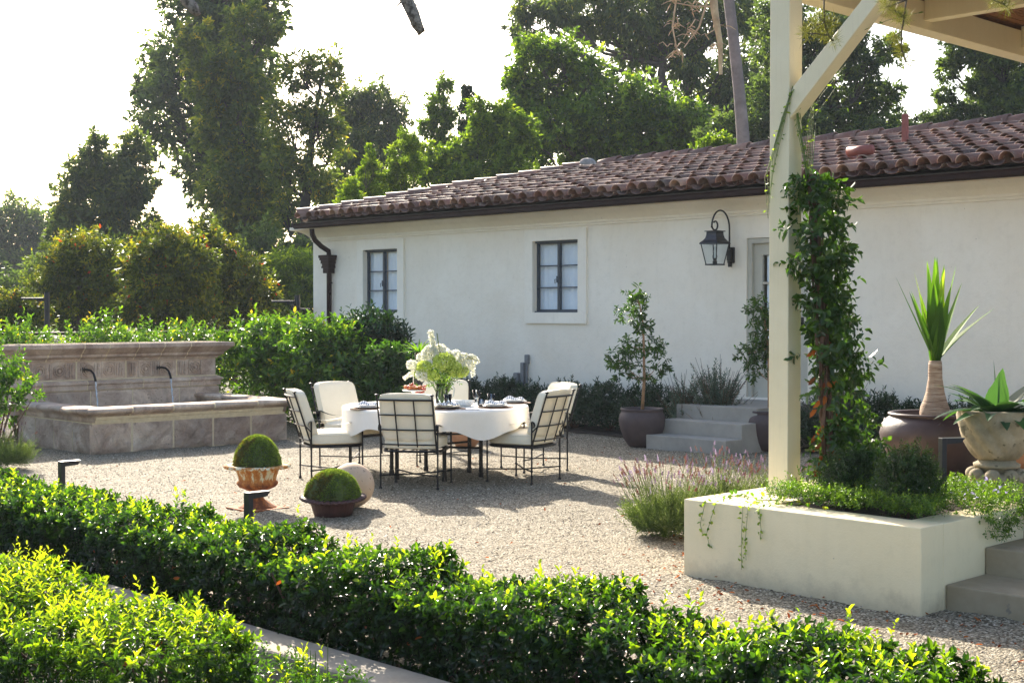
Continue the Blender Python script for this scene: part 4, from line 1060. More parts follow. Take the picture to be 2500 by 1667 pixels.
tube(bm, [(0, 0, .02), cl(.01, 0, .3), cl(-.05, 0, .72)], .005, 6)
obj('stem', bm, M['greenstem'], bq)
def bloom(name, cen, r, n, L, mat, zs=.8):
    P, D = ellpts(n, (0, 0, 0), (r*.8, r*.8, r*.8*zs), .75); sg = P+np.array(cen)
    return sg, D, np.full(n, L)
def petals(name, items, mat):
    P = []; D = []; L = []
    for c, r, n, l in items:
        p, d = ellpts(n, c, (r, r, r*.82), .7); P.append(p); D.append(d+rdir(n)*.9); L.append(np.full(n, l)*rg.uniform(.7, 1.2, n))
    P = np.concatenate(P); D = np.concatenate(D); L = np.concatenate(L); N = rdir(len(P))
    leaf_mesh(name, P, D, N, L, L*.95, rg.uniform(0, 1, len(P)), mat, bq, near=True, curl=.1)
petals('hydrangea_head', [(cl(.03, -.12, .43), .11, 1700, .018), (cl(.13, -.12, .36), .085, 1000, .017), (cl(-.08, -.14, .30), .06, 550, .017), (cl(.2, -.08, .34), .07, 650, .017), (cl(-.17, -.10, .38), .075, 700, .017), (cl(-.22, -.05, .31), .05, 350, .017)], M['greenbloom'])
wh = [(cl(a, b, z), .052, 240, .022) for a, b, z in heads[:9]]+[(cl(-.19, -.11, .30), .055, 300, .026), (cl(-.12, -.03, .52), .075, 420, .022), (cl(.0, .03, .53), .07, 350, .022)]
for k in range(12): wh.append((cl(-.055+.008*math.sin(k*3)-.02+k*-.004, 0, .56+k*.016), .016, 26, .02))
for k in range(8): wh.append((cl(.27+.012*k, 0, .47+.010*k-.0022*k*k), .016, 24, .022))
for k in range(6): wh.append((cl(-.29-.016*k, 0, .33-.012*k), .014, 20, .018))
for k in range(5): wh.append((cl(.31, 0, .42-.03*k), .014, 14, .02))
petals('white_blossom', wh, M['petal'])
K = 110; P, D = ellpts(K, (0, 0, .31), (.20, .20, .10), .2); b_1, d_1, n_1, l_1, c_1 = sprigs(P, D+np.array([0, 0, .3]), .06, 5, .05)
leaf_mesh('leaf', b_1, d_1, n_1, l_1, l_1*.35, c_1, M['lf_creep'], bq, near=True)
K = 40; P = np.stack([rg.normal(0, .02, K), rg.normal(0, .02, K), rg.uniform(.03, .2, K)], -1); leaf_mesh('leaf', P, rdir(K)*.5+np.array([0, 0, 1]), rdir(K), .12, .02, rg.uniform(.3, 1, K), M['lf_creep'], bq, near=True)

# ------------------------------------------------------------------ urn, bowl, ball
def moss(parent, rad, hgt, z0, brown, n=7500, L=.020):
    u = rg.uniform(0, 2*math.pi, n); v = rg.uniform(0, 1, n)**.75
    # dome: superellipse, v=0 apex
    th_ = v*math.pi/2; rr = rad*np.sin(th_)**.92; zz = z0+hgt*np.cos(th_)**1.05
    bumpy = 1+.03*np.sin(5*u+3*v)+.02*np.sin(11*u)+.022*np.sin(14*u+3)*np.sin(17*v)
    P = np.stack([rr*np.cos(u)*bumpy, rr*np.sin(u)*bumpy, zz-.006], -1)
    Nn = nrm(np.stack([np.cos(u)*np.sin(th_)/rad, np.sin(u)*np.sin(th_)/rad, np.cos(th_)/hgt], -1))
    ca = brown; ang = np.cos(u-ca); br = (ang+.18*np.sin(7*v+5*u)+.12*rg.normal(size=n) > .78)*(v > .28+.08*np.sin(6*u))
    patch = .5+.5*np.sin(9*u+4*v)*np.sin(13*v+3*u)
    rn = np.where(br, rg.uniform(0, .25, n), .35+.35*patch+rg.uniform(0, .3, n))
    bm = bmesh.new(); pr = [(rad*math.sin(k/12*math.pi/2)**.92 if k else .0005, z0+hgt*math.cos(k/12*math.pi/2)**1.05 if k < 12 else z0) for k in range(13)]
    lathe(bm, pr, 36, lambda r, z, a: (r*(1+.03*math.sin(5*a)+.02*math.sin(11*a)), z)); core = obj('moss_core', bm, simple('moss_base', (.09, .13, .03), (.04, .06, .02), .95, 20, 60, .6, .01), parent, True)
    leaf_mesh('moss_tuft', P, Nn*1.0+rdir(n)*.55, rdir(n), L*rg.uniform(.6, 1.3, n), L*.42, rn, M['moss'], core)
BR = math.atan2(*(lambda v: (v.y, v.x))(C(-.75, -.65)))
up = Bp(627, 11.65)
ur = thing('rusty_urn', 'rusty cream fluted iron urn on a flared foot', 'urn', up)
fl = lambda r, z, a: (r*(1+.035*abs(math.cos(12*a))), z) if .235 < z < .33 else ((r*(1+.02*math.cos(24*a)), z) if z < .13 else (r, z))
bm = bmesh.new(); lathe(bm, [(.17, .0), (.165, .012), (.13, .03), (.10, .05), (.065, .075), (.045, .10), (.042, .125), (.055, .135), (.045, .145), (.09, .16), (.15, .185), (.172, .21), (.172, .225), (.150, .238), (.150, .25), (.165, .30), (.185, .345), (.20, .35), (.15, .352)], 96, fl); obj('bowl', bm, M['rust'], ur, True)
bm = bmesh.new(); lathe(bm, [(.19, .352), (.22, .353), (.262, .347), (.275, .35), (.27, .362), (.24, .368), (.20, .366)], 144, lambda r, z, a: (r*(1+(.022*math.cos(36*a) if r > .23 else 0)), z+(.006*math.cos(36*a) if r > .23 else 0)), closed=True); obj('rim', bm, M['rust'], ur, True)
bm = bmesh.new(); box(bm, -.19, .19, -.19, .19, 0, .014, .004); obj('foot_plate', bm, M['rust'], ur)
ms = thing('moss_dome', 'tall green moss dome with a brown patch in the rusty urn', 'moss', up, 0, 'moss domes'); moss(ms, .185, .255, .356, BR)
bp_ = Bp(812, 11.30)
bw = thing('iron_bowl', 'low dark oxblood iron bowl with a scalloped rim on the gravel', 'bowl', bp_)
bm = bmesh.new(); lathe(bm, [(.13, 0), (.15, .004), (.165, .06), (.19, .135), (.20, .14), (.15, .142)], 96, lambda r, z, a: (r*(1+(.03*abs(math.cos(16*a)) if z < .136 else 0)), z)); obj('bowl', bm, M['oxblood'], bw, True)
bm = bmesh.new(); lathe(bm, [(.18, .136), (.215, .138), (.255, .133), (.268, .138), (.262, .152), (.23, .158), (.19, .152)], 144, lambda r, z, a: (r*(1+(.024*math.cos(34*a) if r > .22 else 0)), z+(.006*math.cos(34*a) if r > .22 else 0)), closed=True); obj('rim', bm, M['oxblood'], bw, True)
bw.rotation_euler = (R(2.5), R(-3), .2)
ms2 = thing('moss_dome', 'wide green moss dome with a brown left edge in the dark bowl', 'moss', bp_, 0, 'moss domes'); moss(ms2, .215, .215, .15, BR, 8500); ms2.rotation_euler = (R(2.5), R(-3), .2)
sp_ = Bp(858, 11.74); bm = bmesh.new(); bmesh.ops.create_uvsphere(bm, u_segments=48, v_segments=32, radius=.19)
o = obj('stone_ball', bm, M['ball'], None, True); o.location = (sp_.x, sp_.y, .186); setp(o, 'large weathered pinkish ball resting behind the dark bowl', 'stone ball')

# ------------------------------------------------------------------ vegetation builders
def stems_mesh(parent, segs, mat, name='stem', n=5):
    bm = bmesh.new()
    for pts, r in segs: tube(bm, pts, r, n, cap=False)
    return obj(name, bm, mat, parent, True)
def shrub(name, label, cat, p, blobs, K, m, L, wr, mat, stemmat, up=.5, ln=.08, group=None, splay=.9, tipc=.4, var=.25, inner=.35, nst=8, near=True, leafname='foliage', down=0):
    """blobs: (dx, dy, z, rx, rz) in metres"""
    t = thing(name, label, cat, p, 0, group)
    vol = np.array([b[3]**2*b[4] for b in blobs])**(2/3); vol /= vol.sum(); Ps = []; Ds = []
    for b, v in zip(blobs, vol):
        k = max(4, int(K*v)); P, D = ellpts(k, b[:3], (b[3], b[3], b[4]), inner); Ps.append(P); Ds.append(D)
    P = np.concatenate(Ps); D = np.concatenate(Ds)+np.array([0, 0, up])+rdir(len(P))*.35
    ok = P[:, 2] > .03; P, D = P[ok], D[ok]
    b_, d_, n_, l_, c_ = sprigs(P, D, ln*rg.uniform(.6, 1.3, len(P)), m, L, splay, tipc=tipc, var=var, down=down)
    leaf_mesh(leafname, b_, d_, n_, l_, l_*wr, c_, mat, t, near=near)
    segs = []
    for k in range(nst):
        b = blobs[k % len(blobs)]; a = random.uniform(0, 6.3); q = random.uniform(.2, .8)
        e_ = Vector((b[0]+b[3]*q*math.cos(a), b[1]+b[3]*q*math.sin(a), b[2]+b[4]*random.uniform(-.2, .7)))
        segs.append(([Vector((random.uniform(-.04, .04), random.uniform(-.04, .04), 0)), Vector((e_.x*.4, e_.y*.4, e_.z*.5)), e_], [.012, .009, .004]))
    stems_mesh(t, segs, stemmat)
    return t

# dark clipped hedge
def hedge(name, label, x0, x1, y0, y1, h, dens, L, wr, mat, shoots, tipc, m=9, topc=.16):
    t = thing(name, label, 'hedge', (x0, y0, 0)); W = x1-x0; Ln = y1-y0
    def hh(y): return h*(.90+.13*np.abs(np.sin(y*2.9+.5*np.sin(y*1.3)))+.05*np.sin(y*5.3)+.04*np.sin(y*11.7+1))
    def bulge(y, z): return .09*np.abs(np.sin(y*2.9+.5*np.sin(y*1.3)))-.05+.03*np.sin(y*9.1+z*7)
    Kt = int(Ln*W*dens); y = rg.uniform(0, Ln, Kt); x = rg.uniform(-.02, W+.02, Kt); edge = np.minimum(x, W-x)
    z = hh(y)-.05-.05*np.exp(-edge/.07)+rg.normal(0, .016, Kt)
    P1 = np.stack([x, y, z], -1); D1 = np.stack([np.where(edge < .1, np.sign(x-W/2)*.5, 0), rg.normal(0, .25, Kt), np.ones(Kt)], -1)+rg.normal(size=(Kt, 3))*.22
    Ks = int(Ln*h*dens*1.15); out = []
    for s in (-1, 1):
        y = rg.uniform(0, Ln, Ks); z = rg.uniform(.04, 1, Ks)**.8*hh(y)*.96; x = (0 if s < 0 else W)+s*bulge(y, z)*(1 if s < 0 else .6)-s*rg.uniform(0, .05, Ks)
        out.append((np.stack([x, y, z], -1), np.stack([np.full(Ks, s*1.), rg.normal(0, .4, Ks), rg.uniform(.1, 1.1, Ks)], -1)))
    Ke = int(W*h*dens); 
    for s in (0, 1):
        x = rg.uniform(0, W, Ke); z = rg.uniform(.05, 1, Ke)*h*.95
        out.append((np.stack([x, np.full(Ke, s*Ln)+rg.normal(0, .02, Ke), z], -1), np.stack([rg.normal(0, .3, Ke), np.full(Ke, -1. if s == 0 else 1.), rg.uniform(.1, 1, Ke)], -1)))
    Ki = int(Ln*W*dens*1.5); y = rg.uniform(0, Ln, Ki); x = rg.uniform(.03, W-.03, Ki)
    out.append((np.stack([x, y, rg.uniform(.1, .9, Ki)*hh(y)-.03], -1), rdir(Ki)+np.array([0, 0, .3])))
    P = np.concatenate([P1]+[o[0] for o in out]); D = np.concatenate([D1]+[o[1] for o in out])
    b_, d_, n_, l_, c_ = sprigs(P, D, L*1.3, m, L, .85, tipc=tipc, var=.16)
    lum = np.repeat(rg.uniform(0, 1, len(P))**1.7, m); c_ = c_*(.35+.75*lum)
    hz_ = np.clip((b_[:, 2]/hh(b_[:, 1])-.62)/.34, 0, 1); c_ = c_*(.28+1.0*hz_)+topc*hz_*lum  # low leaves darkened, top ones brightened: shade and lit tips put into the colour
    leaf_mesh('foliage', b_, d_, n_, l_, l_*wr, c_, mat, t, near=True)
    Kd = int(Ln*9); yd = rg.uniform(0, Ln, Kd); Pd = np.stack([rg.uniform(-.04, W*.9, Kd), yd, rg.uniform(.25, .95, Kd)*h], -1)
    leaf_mesh('dead_foliage', Pd, rdir(Kd), rdir(Kd), L*.9, L*.5, rg.uniform(0, 1, Kd), M['lf_dead'], t, near=True)
    # taller fresh shoots
    Kq = int(Ln*shoots); y = rg.uniform(0, Ln, Kq); x = rg.uniform(.02, W-.02, Kq); z = hh(y)-.05
    P = np.stack([x, y, z], -1); D = np.stack([rg.normal(0, .18, Kq), rg.normal(0, .18, Kq), np.ones(Kq)], -1)
    b_, d_, n_, l_, c_ = sprigs(P, D, rg.uniform(.05, .15, Kq), m+2, L*.95, .8, tipc=tipc+.25, var=.2)
    leaf_mesh('shoot', b_, d_, n_, l_, l_*wr, c_+.30, mat, t, near=True)
    segs = []
    for k in range(int(Ln*6)):
        yy = random.uniform(0, Ln); xx = W*.5+random.uniform(-.12, .12)
        segs.append(([(xx, yy, 0), (xx+random.uniform(-.08, .08), yy+random.uniform(-.05, .05), h*.4), (xx+random.uniform(-.2, .2), yy+random.uniform(-.12, .12), h*.85)], [.012, .009, .004]))
    stems_mesh(t, segs, M['stem'])
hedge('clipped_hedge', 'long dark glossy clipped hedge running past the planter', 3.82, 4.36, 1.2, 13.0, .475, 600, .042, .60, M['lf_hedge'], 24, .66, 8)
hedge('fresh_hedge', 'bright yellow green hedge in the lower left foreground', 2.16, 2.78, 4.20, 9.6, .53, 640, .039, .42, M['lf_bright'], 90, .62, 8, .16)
# low plants at foot of fresh hedge
lsp = Bp(655, 5.55)
shrub('low_shrub', 'small leafy shrub at the end of the bright hedge by the kerb', 'shrub', lsp, [(0, 0, .13, .22, .14), (.12, -.22, .10, .22, .12), (-.2, -.2, .12, .24, .14), (-.25, .1, .14, .2, .14)], 620, 8, .030, .5, M['lf_citrus'], M['stem'], ln=.05, tipc=.3)
K = 22; pz = thing('young_shoots', 'thin upright yellow green shoots beside the kerb', 'plant', Bp(640, 5.6))
P = np.stack([rg.uniform(-.30, .2, K), rg.uniform(-.35, .35, K), rg.uniform(.10, .2, K)], -1); b_, d_, n_, l_, c_ = sprigs(P, np.stack([rg.normal(0, .2, K), rg.normal(0, .2, K), np.ones(K)], -1), .16, 9, .04, .7)
leaf_mesh('foliage', b_, d_, n_, l_, l_*.45, c_+.4, M['lf_bright'], pz, near=True); stems_mesh(pz, [([Vector((p[0], p[1], 0)), Vector((p[0], p[1], p[2]+.16))], [.003, .0015]) for p in P], M['greenstem'])

# hedge behind fountain and bushes round the court
for i, (x, lab) in enumerate(((6.9, 'fresh green shrub over the fountain wall at the far left'), (8.1, 'fresh green shrub over the fountain wall, second from the left'), (9.3, 'fresh green shrub over the fountain wall between the two spouts'), (10.5, 'fresh green shrub over the right end of the fountain wall'))):
    sh = shrub('boundary_shrub', lab, 'shrub', (x, 17.75, 0), [(0, 0, .70, .62, .58), (-.38, 0, .80+.08*(i % 2), .42, .48), (.35, .05, .76, .42, .50), (.1*i-.1, 0, 1.05+.06*((i*7) % 3), .2, .34), (-.5+.2*i, 0, 1.0, .18, .36)], 760, 10, .085, .5, M['lf_citrus'], M['stem'], up=1.1, ln=.26, group='shrubs behind the fountain', tipc=.6, var=.3)
def bush_px(name, label, cat, px, d, top, w_px, K, m, L, wr, mat, group=None, nb=6, **kw):
    p = Bp(px, d); h = H+(HOR-top)/F*d; r = w_px/F*d/2; bl = [(0, 0, h*.5, r*.8, h*.46)]
    for k in range(nb):
        a = k*2.4; q = r*.5; rr = r*random.uniform(.45, .6); hz = h*random.uniform(.35, .78); bl.append((q*math.cos(a), q*math.sin(a), hz, rr, min(h-hz, hz)*.95))
    bl.append((random.uniform(-.1, .1)*r, 0, h*.80, r*.45, h*.2))
    return shrub(name, label, cat, p, bl, K, m, L, wr, mat, M['stem'], group=group, **kw)
bush_px('lemon_bush', 'bushy lemon with yellowing leaves right of the fountain', 'bush', 672, 20.6, 792, 235, 900, 9, .115, .52, M['lf_citrus'], 'citrus bushes', ln=.24, up=.5, tipc=.5, var=.36)
bush_px('lemon_bush', 'lemon bush with a bare stem just left of the tall dark laurel', 'bush', 790, 19.6, 802, 190, 780, 9, .115, .52, M['lf_citrus'], 'citrus bushes', ln=.24, up=.5, tipc=.5, var=.36)
bush_px('laurel_bush', 'tall dark laurel bush between the lemon and the house wall', 'bush', 915, 20.2, 795, 165, 1150, 10, .13, .38, M['lf_laurel'], ln=.30, up=1.3, tipc=.3)
bush_px('orange_bush', 'glossy green bush in front of the dark laurel', 'bush', 945, 19.0, 850, 110, 520, 9, .10, .5, M['lf_citrus'], ln=.16, up=.5, tipc=.25, var=.2)
lbp = Bp(-12, 15.1); lbp.z = -.07; lb = [(-.12, .05, .98, .24, .22)]
for la, z_, rr_, rz_ in ((.0, 1.10, .22, .16), (.20, 1.06, .16, .13), (.30, .88, .12, .16), (.37, .74, .07, .09), (.12, .84, .16, .14), (-.25, .8, .22, .25)):
    v_ = C(la, 0); lb.append((v_.x, v_.y, z_, rr_, rz_))
shrub('lime_bush', 'lime bush hanging over the left end of the fountain', 'bush', lbp, lb, 230, 8, .075, .56, M['lf_citrus'], M['stem'], ln=.14, up=.3, tipc=.4, var=.34)

# low dark shrubs against the wall
wallsh = [(17.2, .62), (16.45, .55), (15.75, .60), (15.0, .62), (14.3, .56), (13.55, .62), (12.85, .64), (12.2, .66), (9.3, .62), (8.6, .66), (8.0, .62), (7.4, .66)]
ords = ['below the leftmost part of the wall', 'second from the laurel along the wall', 'third from the laurel along the wall', 'beneath the grey electrical boxes', 'right of the electrical boxes', 'below the second window, right side', 'just left of the potted citrus', 'behind the potted citrus', 'right of the door steps', 'left of the big purple pot', 'behind the big purple pot', 'farthest right along the wall']
for (y, h_), lab in zip(wallsh, ords):
    shrub('wall_shrub', 'low dark green shrub '+lab, 'shrub', (14.32+random.uniform(-.05, .05), y, 0), [(0, 0, h_*.45, .36, h_*.42), (.12, .18, h_*.62, .2, h_*.33), (-.1, -.18, h_*.60, .2, h_*.34), (-.2, .1, h_*.35, .26, h_*.3)], 420, 11, .07, .34, M['lf_lowshrub'], M['stem'], up=1.3, ln=.13, group='low shrubs along the house wall', tipc=.45, splay=.7)
for px, d, top, wp, lab, hg in ((1752, 17.2, 873, 120, 'large grey green rosemary bush left of the door steps', 1), (1668, 17.4, 905, 80, 'smaller grey green bush between the potted citrus and the rosemary', 1), (2050, 16.3, 900, 110, 'grey green bush on the wall right of the vine', 1)):
    p = Bp(px, d); h = H+(HOR-top)/F*d; r = wp/F*d/2
    t = thing('rosemary_bush', lab, 'bush', p, 0, 'grey green bushes'); K = int(240*r/.3); a = rg.uniform(0, 6.3, K); q = rg.uniform(0, 1, K)**.5
    P = np.stack([np.cos(a)*q*r*.4, np.sin(a)*q*r*.4, rg.uniform(.03, .5, K)*h], -1); D = np.stack([np.cos(a)*q*.6, np.sin(a)*q*.6, np.ones(K)], -1)+rg.normal(size=(K, 3))*.2
    b_, d_, n_, l_, c_ = sprigs(P, D, rg.uniform(.25, .6, K)*h*(1-.35*q), 40, .062, 1.1, var=.4, tipc=.2)
    leaf_mesh('foliage', b_, d_, n_, l_, l_*.30, c_, M['lf_grey'], t); stems_mesh(t, [([P[k], P[k]+D[k]*h*.4], [.004, .002]) for k in range(0, K, 2)], M['stem'])

# lavender
def lavender(px, d, top, wp, lab, K, fl, d_extra=0):
    p = Bp(px, d); h = (H+(HOR-top)/F*d)*.84; r = wp/F*d/2
    t = thing('lavender', lab, 'lavender', p, 0, 'lavender plants'); a = rg.uniform(0, 6.3, K); q = rg.uniform(0, 1, K)**.5
    P = np.stack([np.cos(a)*q*r*.5, np.sin(a)*q*r*.5, rg.uniform(.02, .45, K)*h*(1-.6*q)], -1); D = np.stack([np.cos(a)*q*1.0, np.sin(a)*q*1.0, np.full(K, .9)], -1)+rg.normal(size=(K, 3))*.14
    b_, d_, n_, l_, c_ = sprigs(P, D, rg.uniform(.30, .60, K)*h, 26, .040, .8, var=.35, tipc=.35)
    ok = b_[:, 2] > .01
    leaf_mesh('foliage', b_[ok], d_[ok], n_[ok], l_[ok], l_[ok]*.20, c_[ok], M['lf_lav'], t)
    a = rg.uniform(0, 6.3, fl); q = rg.uniform(0, 1, fl)**.5; P = np.stack([np.cos(a)*q*r*.85, np.sin(a)*q*r*.85, h*(.66+.22*(1-q))*rg.uniform(.7, 1.05, fl)], -1)
    D = nrm(np.stack([np.cos(a)*q*.55, np.sin(a)*q*.55, np.ones(fl)], -1)+rg.normal(size=(fl, 3))*.12); ln_ = rg.uniform(.10, .26, fl)*h/.5; E = P+D*ln_[:, None]
    b_, d_, n_, l_, c_ = sprigs(E, D, rg.uniform(.03, .055, fl), 26, .013, 1.0, var=0, tipc=0); cc = np.repeat(np.clip(rg.normal(.5, .3, fl), 0, 1), 26)
    leaf_mesh('flower_spike', b_, d_, n_, l_, l_*.8, cc, M['lf_lavfl'], t)
    stems_mesh(t, [([P[k], E[k]], [.0022, .0016]) for k in range(fl)], M['greenstem'], 'flower_stalk', 3)
lavender(1628, 10.2, 1130, 240, 'large lavender plant at the left corner of the cream planter', 780, 130)
lavender(1755, 10.9, 1112, 210, 'lavender plant behind the cream planter, middle of the three', 620, 100)
lavender(1870, 11.3, 1120, 190, 'paler lavender plant just behind the pergola post', 560, 70)
lavender(22, 14.6, 1015, 110, 'lavender plant at the left edge below the fountain corner', 300, 26)

# ------------------------------------------------------------------ pots
def pot(p, r, h, lab, name, mat, prof, group=None, ridge=None):
    t = thing(name, lab, 'pot', p, 0, group); bm = bmesh.new(); lathe(bm, [(a*r, b*h) for a, b in prof], 64, ridge); obj('body', bm, mat, t, True)
    bm = bmesh.new(); lathe(bm, [(.0005, h*.90), (r*.72, h*.90)], 24); obj('potting_soil', bm, M['soil'], t); return t
prof = [(.0005, 0), (.50, 0), (.60, .03), (.80, .22), (.95, .48), (1.0, .68), (.97, .82), (.90, .90), (.88, .93), (.93, .96), (.93, 1.0), (.86, 1.0), (.80, .96), (.76, .86), (.5, .80), (.0005, .80)]
rid = lambda r, z, a: (r*(1+.004*math.sin(z*220)), z)
cp1 = Bp(1568, 17.05); cp2 = Bp(1880, 16.55)
pot(cp1, .285, .47, 'ribbed dark clay pot holding the citrus left of the steps', 'clay_pot', M['clay'], prof, 'dark clay pots at the door steps', rid)
pot(cp2, .29, .48, 'ribbed dark clay pot right of the steps, half hidden by the post', 'clay_pot', M['clay'], prof, 'dark clay pots at the door steps', rid)
def small_tree(px, d, base_p, blobs, lab, K, trunk_px):
    p = base_p; t = thing('citrus_tree', lab, 'small tree', (p.x, p.y, .40), 0, 'potted citrus trees')
    pts = [Vector((0, 0, 0))]
    for qx, qy in trunk_px:
        v = Bp(qx, d, qy); pts.append(Vector((v.x-p.x, v.y-p.y, v.z-.40)))
    bm = bmesh.new(); tube(bm, pts, [.022, .018, .015, .011, .008, .005][:len(pts)], 8); obj('trunk', bm, M['tanstem'], t, True)
    Ps, Ds, segs = [], [], []
    for qx, qy, rx, ry in blobs:
        v = Bp(qx, d, qy); c = np.array([v.x-p.x, v.y-p.y, v.z-.40]); rx_, ry_ = rx/F*d, ry/F*d; k = int(1.7*K*rx*ry/900)
        P, D = ellpts(k, c, (rx_, rx_, ry_), .05); Ps.append(P); Ds.append(D)
        near_ = min(pts[1:], key=lambda q: (q-Vector(c)).length+abs(q.z-c[2]+.15)); segs.append(([near_, (near_+Vector(c))/2+Vector((0, 0, -.02)), Vector(c)], [.007, .005, .003]))
    P = np.concatenate(Ps); D = np.concatenate(Ds)*.8+rdir(len(P))*.4+np.array([0, 0, .1]); b_, d_, n_, l_, c_ = sprigs(P, D, .07, 8, .075, .9, tipc=.35, var=.22, down=.25)
    leaf_mesh('foliage', b_, d_, n_, l_, l_*.42, c_, M['lf_vine'], t, near=True); stems_mesh(t, segs, M['tanstem'], 'branch')
small_tree(1570, 17.05, cp1, [(1548, 718, 20, 14), (1562, 745, 22, 18), (1528, 768, 26, 16), (1572, 790, 18, 26), (1590, 850, 26, 20), (1612, 882, 16, 24), (1545, 845, 28, 18), (1512, 880, 24, 20), (1515, 905, 24, 16), (1555, 905, 24, 16), (1595, 915, 16, 10)], 'spindly citrus tree in the pot left of the steps', 26, [(1573, 930), (1572, 850), (1570, 790), (1562, 745), (1550, 715)])
small_tree(1880, 16.55, cp2, [(1850, 750, 26, 24), (1860, 790, 26, 26), (1820, 862, 26, 12), (1850, 850, 26, 22), (1850, 900, 22, 22), (1875, 830, 24, 30)], 'citrus tree in the pot right of the steps behind the post', 26, [(1878, 930), (1876, 850), (1868, 790), (1860, 750)])
tpot = Bp(1137, 16.9)
pot(tpot, .19, .34, 'round orange terracotta pot on the gravel behind the table', 'terracotta_pot', M['terracotta'], [(.0005, 0), (.45, 0), (.65, .06), (.92, .3), (1, .52), (.95, .75), (.80, .92), (.84, .96), (.84, 1), (.74, 1), (.7, .9), (.0005, .85)])
shrub('pot_plant', 'small leafy plant in the round terracotta pot', 'plant', (tpot.x, tpot.y, .30), [(0, 0, .09, .14, .1)], 70, 8, .04, .45, M['lf_laurel'], M['stem'])
# big pot and dragon tree
bpot = Bp(2284, 10.1, 761); bpot.z = .455
t = thing('big_clay_pot', 'very large round purple brown clay pot on the terrace', 'pot', bpot)
bm = bmesh.new(); lathe(bm, [(.0005, 0), (.22, 0), (.25, .03), (.32, .13), (.375, .24), (.392, .31), (.375, .38), (.335, .425), (.315, .435), (.312, .44), (.33, .446), (.332, .458), (.32, .465), (.29, .463), (.28, .44), (.30, .38), (.0005, .36)], 72); obj('body', bm, M['bigclay'], t, True)
bm = bmesh.new(); lathe(bm, [(.0005, .415), (.285, .415)], 30); obj('potting_soil', bm, M['soil'], t)
for a in (1.9, 3.75, 5.3):
    bm = bmesh.new(); pts = [(.345*math.cos(a+s_*.09), .345*math.sin(a+s_*.09), .405-.03*abs(s_)) for s_ in (-1, 0, 1)]
    tube(bm, [(x*1.03, y*1.03, z) for x, y, z in pts], .012, 8); obj('lug', bm, M['bigclay'], t, True)
dt = thing('dragon_tree', 'dragon tree with a swollen trunk and stiff strap leaves', 'plant', (bpot.x, bpot.y, .455+.41))
bm = bmesh.new(); rings = [(.09, -.03), (.105, .0), (.108, .05), (.102, .09), (.085, .14), (.066, .20), (.056, .26), (.052, .30), (.050, .36), (.048, .40), (.044, .43)]
lathe(bm, rings, 32, lambda r, z, a: (r*(1+.022*math.sin(z*230+2*math.sin(a*2))+.015*math.sin(3*a+z*20)), z))
m_, t_, b_ = newmat('ringed_trunk'); tc_ = node(t_, 'ShaderNodeTexCoord').outputs['Object']
mp_ = node(t_, 'ShaderNodeMapping'); mp_.inputs['Scale'].default_value = (2, 2, 30); t_.links.new(tc_, mp_.inputs[0]); f_ = noise(t_, mp_.outputs[0], 3, 6, .7)
t_.links.new(ramp(t_, f_, [(.35, (.16, .085, .05)), (.5, (.40, .27, .18)), (.7, (.55, .43, .32))]), b_.inputs['Base Color']); b_.inputs['Roughness'].default_value = .85; bump(t_, b_, f_, .8, .012)
# extra rings for real ribs
obj('trunk', bm, m_, dt, True)
def strap(bm, p0, d0, L, W, droop, seg=10, fold=.25, lay=None):
    d = Vector(d0).normalized(); p = Vector(p0); s = d.cross(Vector((0, 0, 1)))
    s = s.normalized() if s.length > .05 else Vector((1, 0, 0)); rows = []
    for k in range(seg+1):
        q = k/seg; w = W*(.55+.45*math.sin(math.pi*min(1, q*1.25+.1)))*(1-q**5)*(1 if q < .99 else .05); n_ = s.cross(d).normalized()
        rows.append([bm.verts.new(p-s*w+n_*w*fold), bm.verts.new(p), bm.verts.new(p+s*w+n_*w*fold)])
        p = p+d*(L/seg); d = (d+Vector((0, 0, -droop/seg))).normalized()
    fs = []
    for k in range(seg):
        for j in (0, 1): fs.append(bm.faces.new((rows[k][j], rows[k][j+1], rows[k+1][j+1], rows[k+1][j])))
    v_ = random.random()
    for f in fs: f[lay] = v_
def rosette(parent, name, specs, mat, z0, seg=10, k_=1.0):
    bm = bmesh.new(); lay = bm.faces.layers.float.new('rnd')
    for (lat, dd, up_, L, W, dr) in specs:
        v = C(lat, dd); strap(bm, (v.x*.03, v.y*.03, z0), (v.x, v.y, up_), L*k_, W*k_*k_, dr, seg, lay=lay)
    me = bpy.data.meshes.new(name); bm.to_mesh(me); bm.free(); link(name, me, mat, parent)
sp_l = [(-.5, 0, 1.1, .62, .012, .0), (-.45, -.1, 1.2, .50, .024, .05), (-.3, .1, 1.5, .62, .026, .1), (-.2, -.2, 1.8, .64, .026, .05), (-.1, .2, 2, .68, .028, .05), (-.05, -.1, 2, .70, .028, 0), (.05, .1, 2, .70, .026, 0),
        (.1, -.2, 1.9, .62, .03, .1), (.2, .2, 1.8, .66, .026, .1), (.28, -.1, 1.6, .66, .026, .05), (.45, .1, 1.4, .56, .024, .1), (.85, 0, 1.0, .52, .030, .35), (.75, .2, 1.1, .50, .024, .3), (0, -.4, 1.6, .45, .03, .15), (-.12, -.3, 1.7, .55, .03, .1), (.18, -.35, 1.6, .52, .028, .1), (-.2, .4, 1.5, .5, .026, .1), (.35, .35, 1.4, .5, .026, .1), (0, .2, 2, .60, .026, 0), (-.35, .3, 1.4, .5, .024, .1)]
rosette(dt, 'strap_leaf', [(a, b, c, L*1.08, W*1.85, dr) for a, b, c, L, W, dr in sp_l], M['lf_draco'], .43)
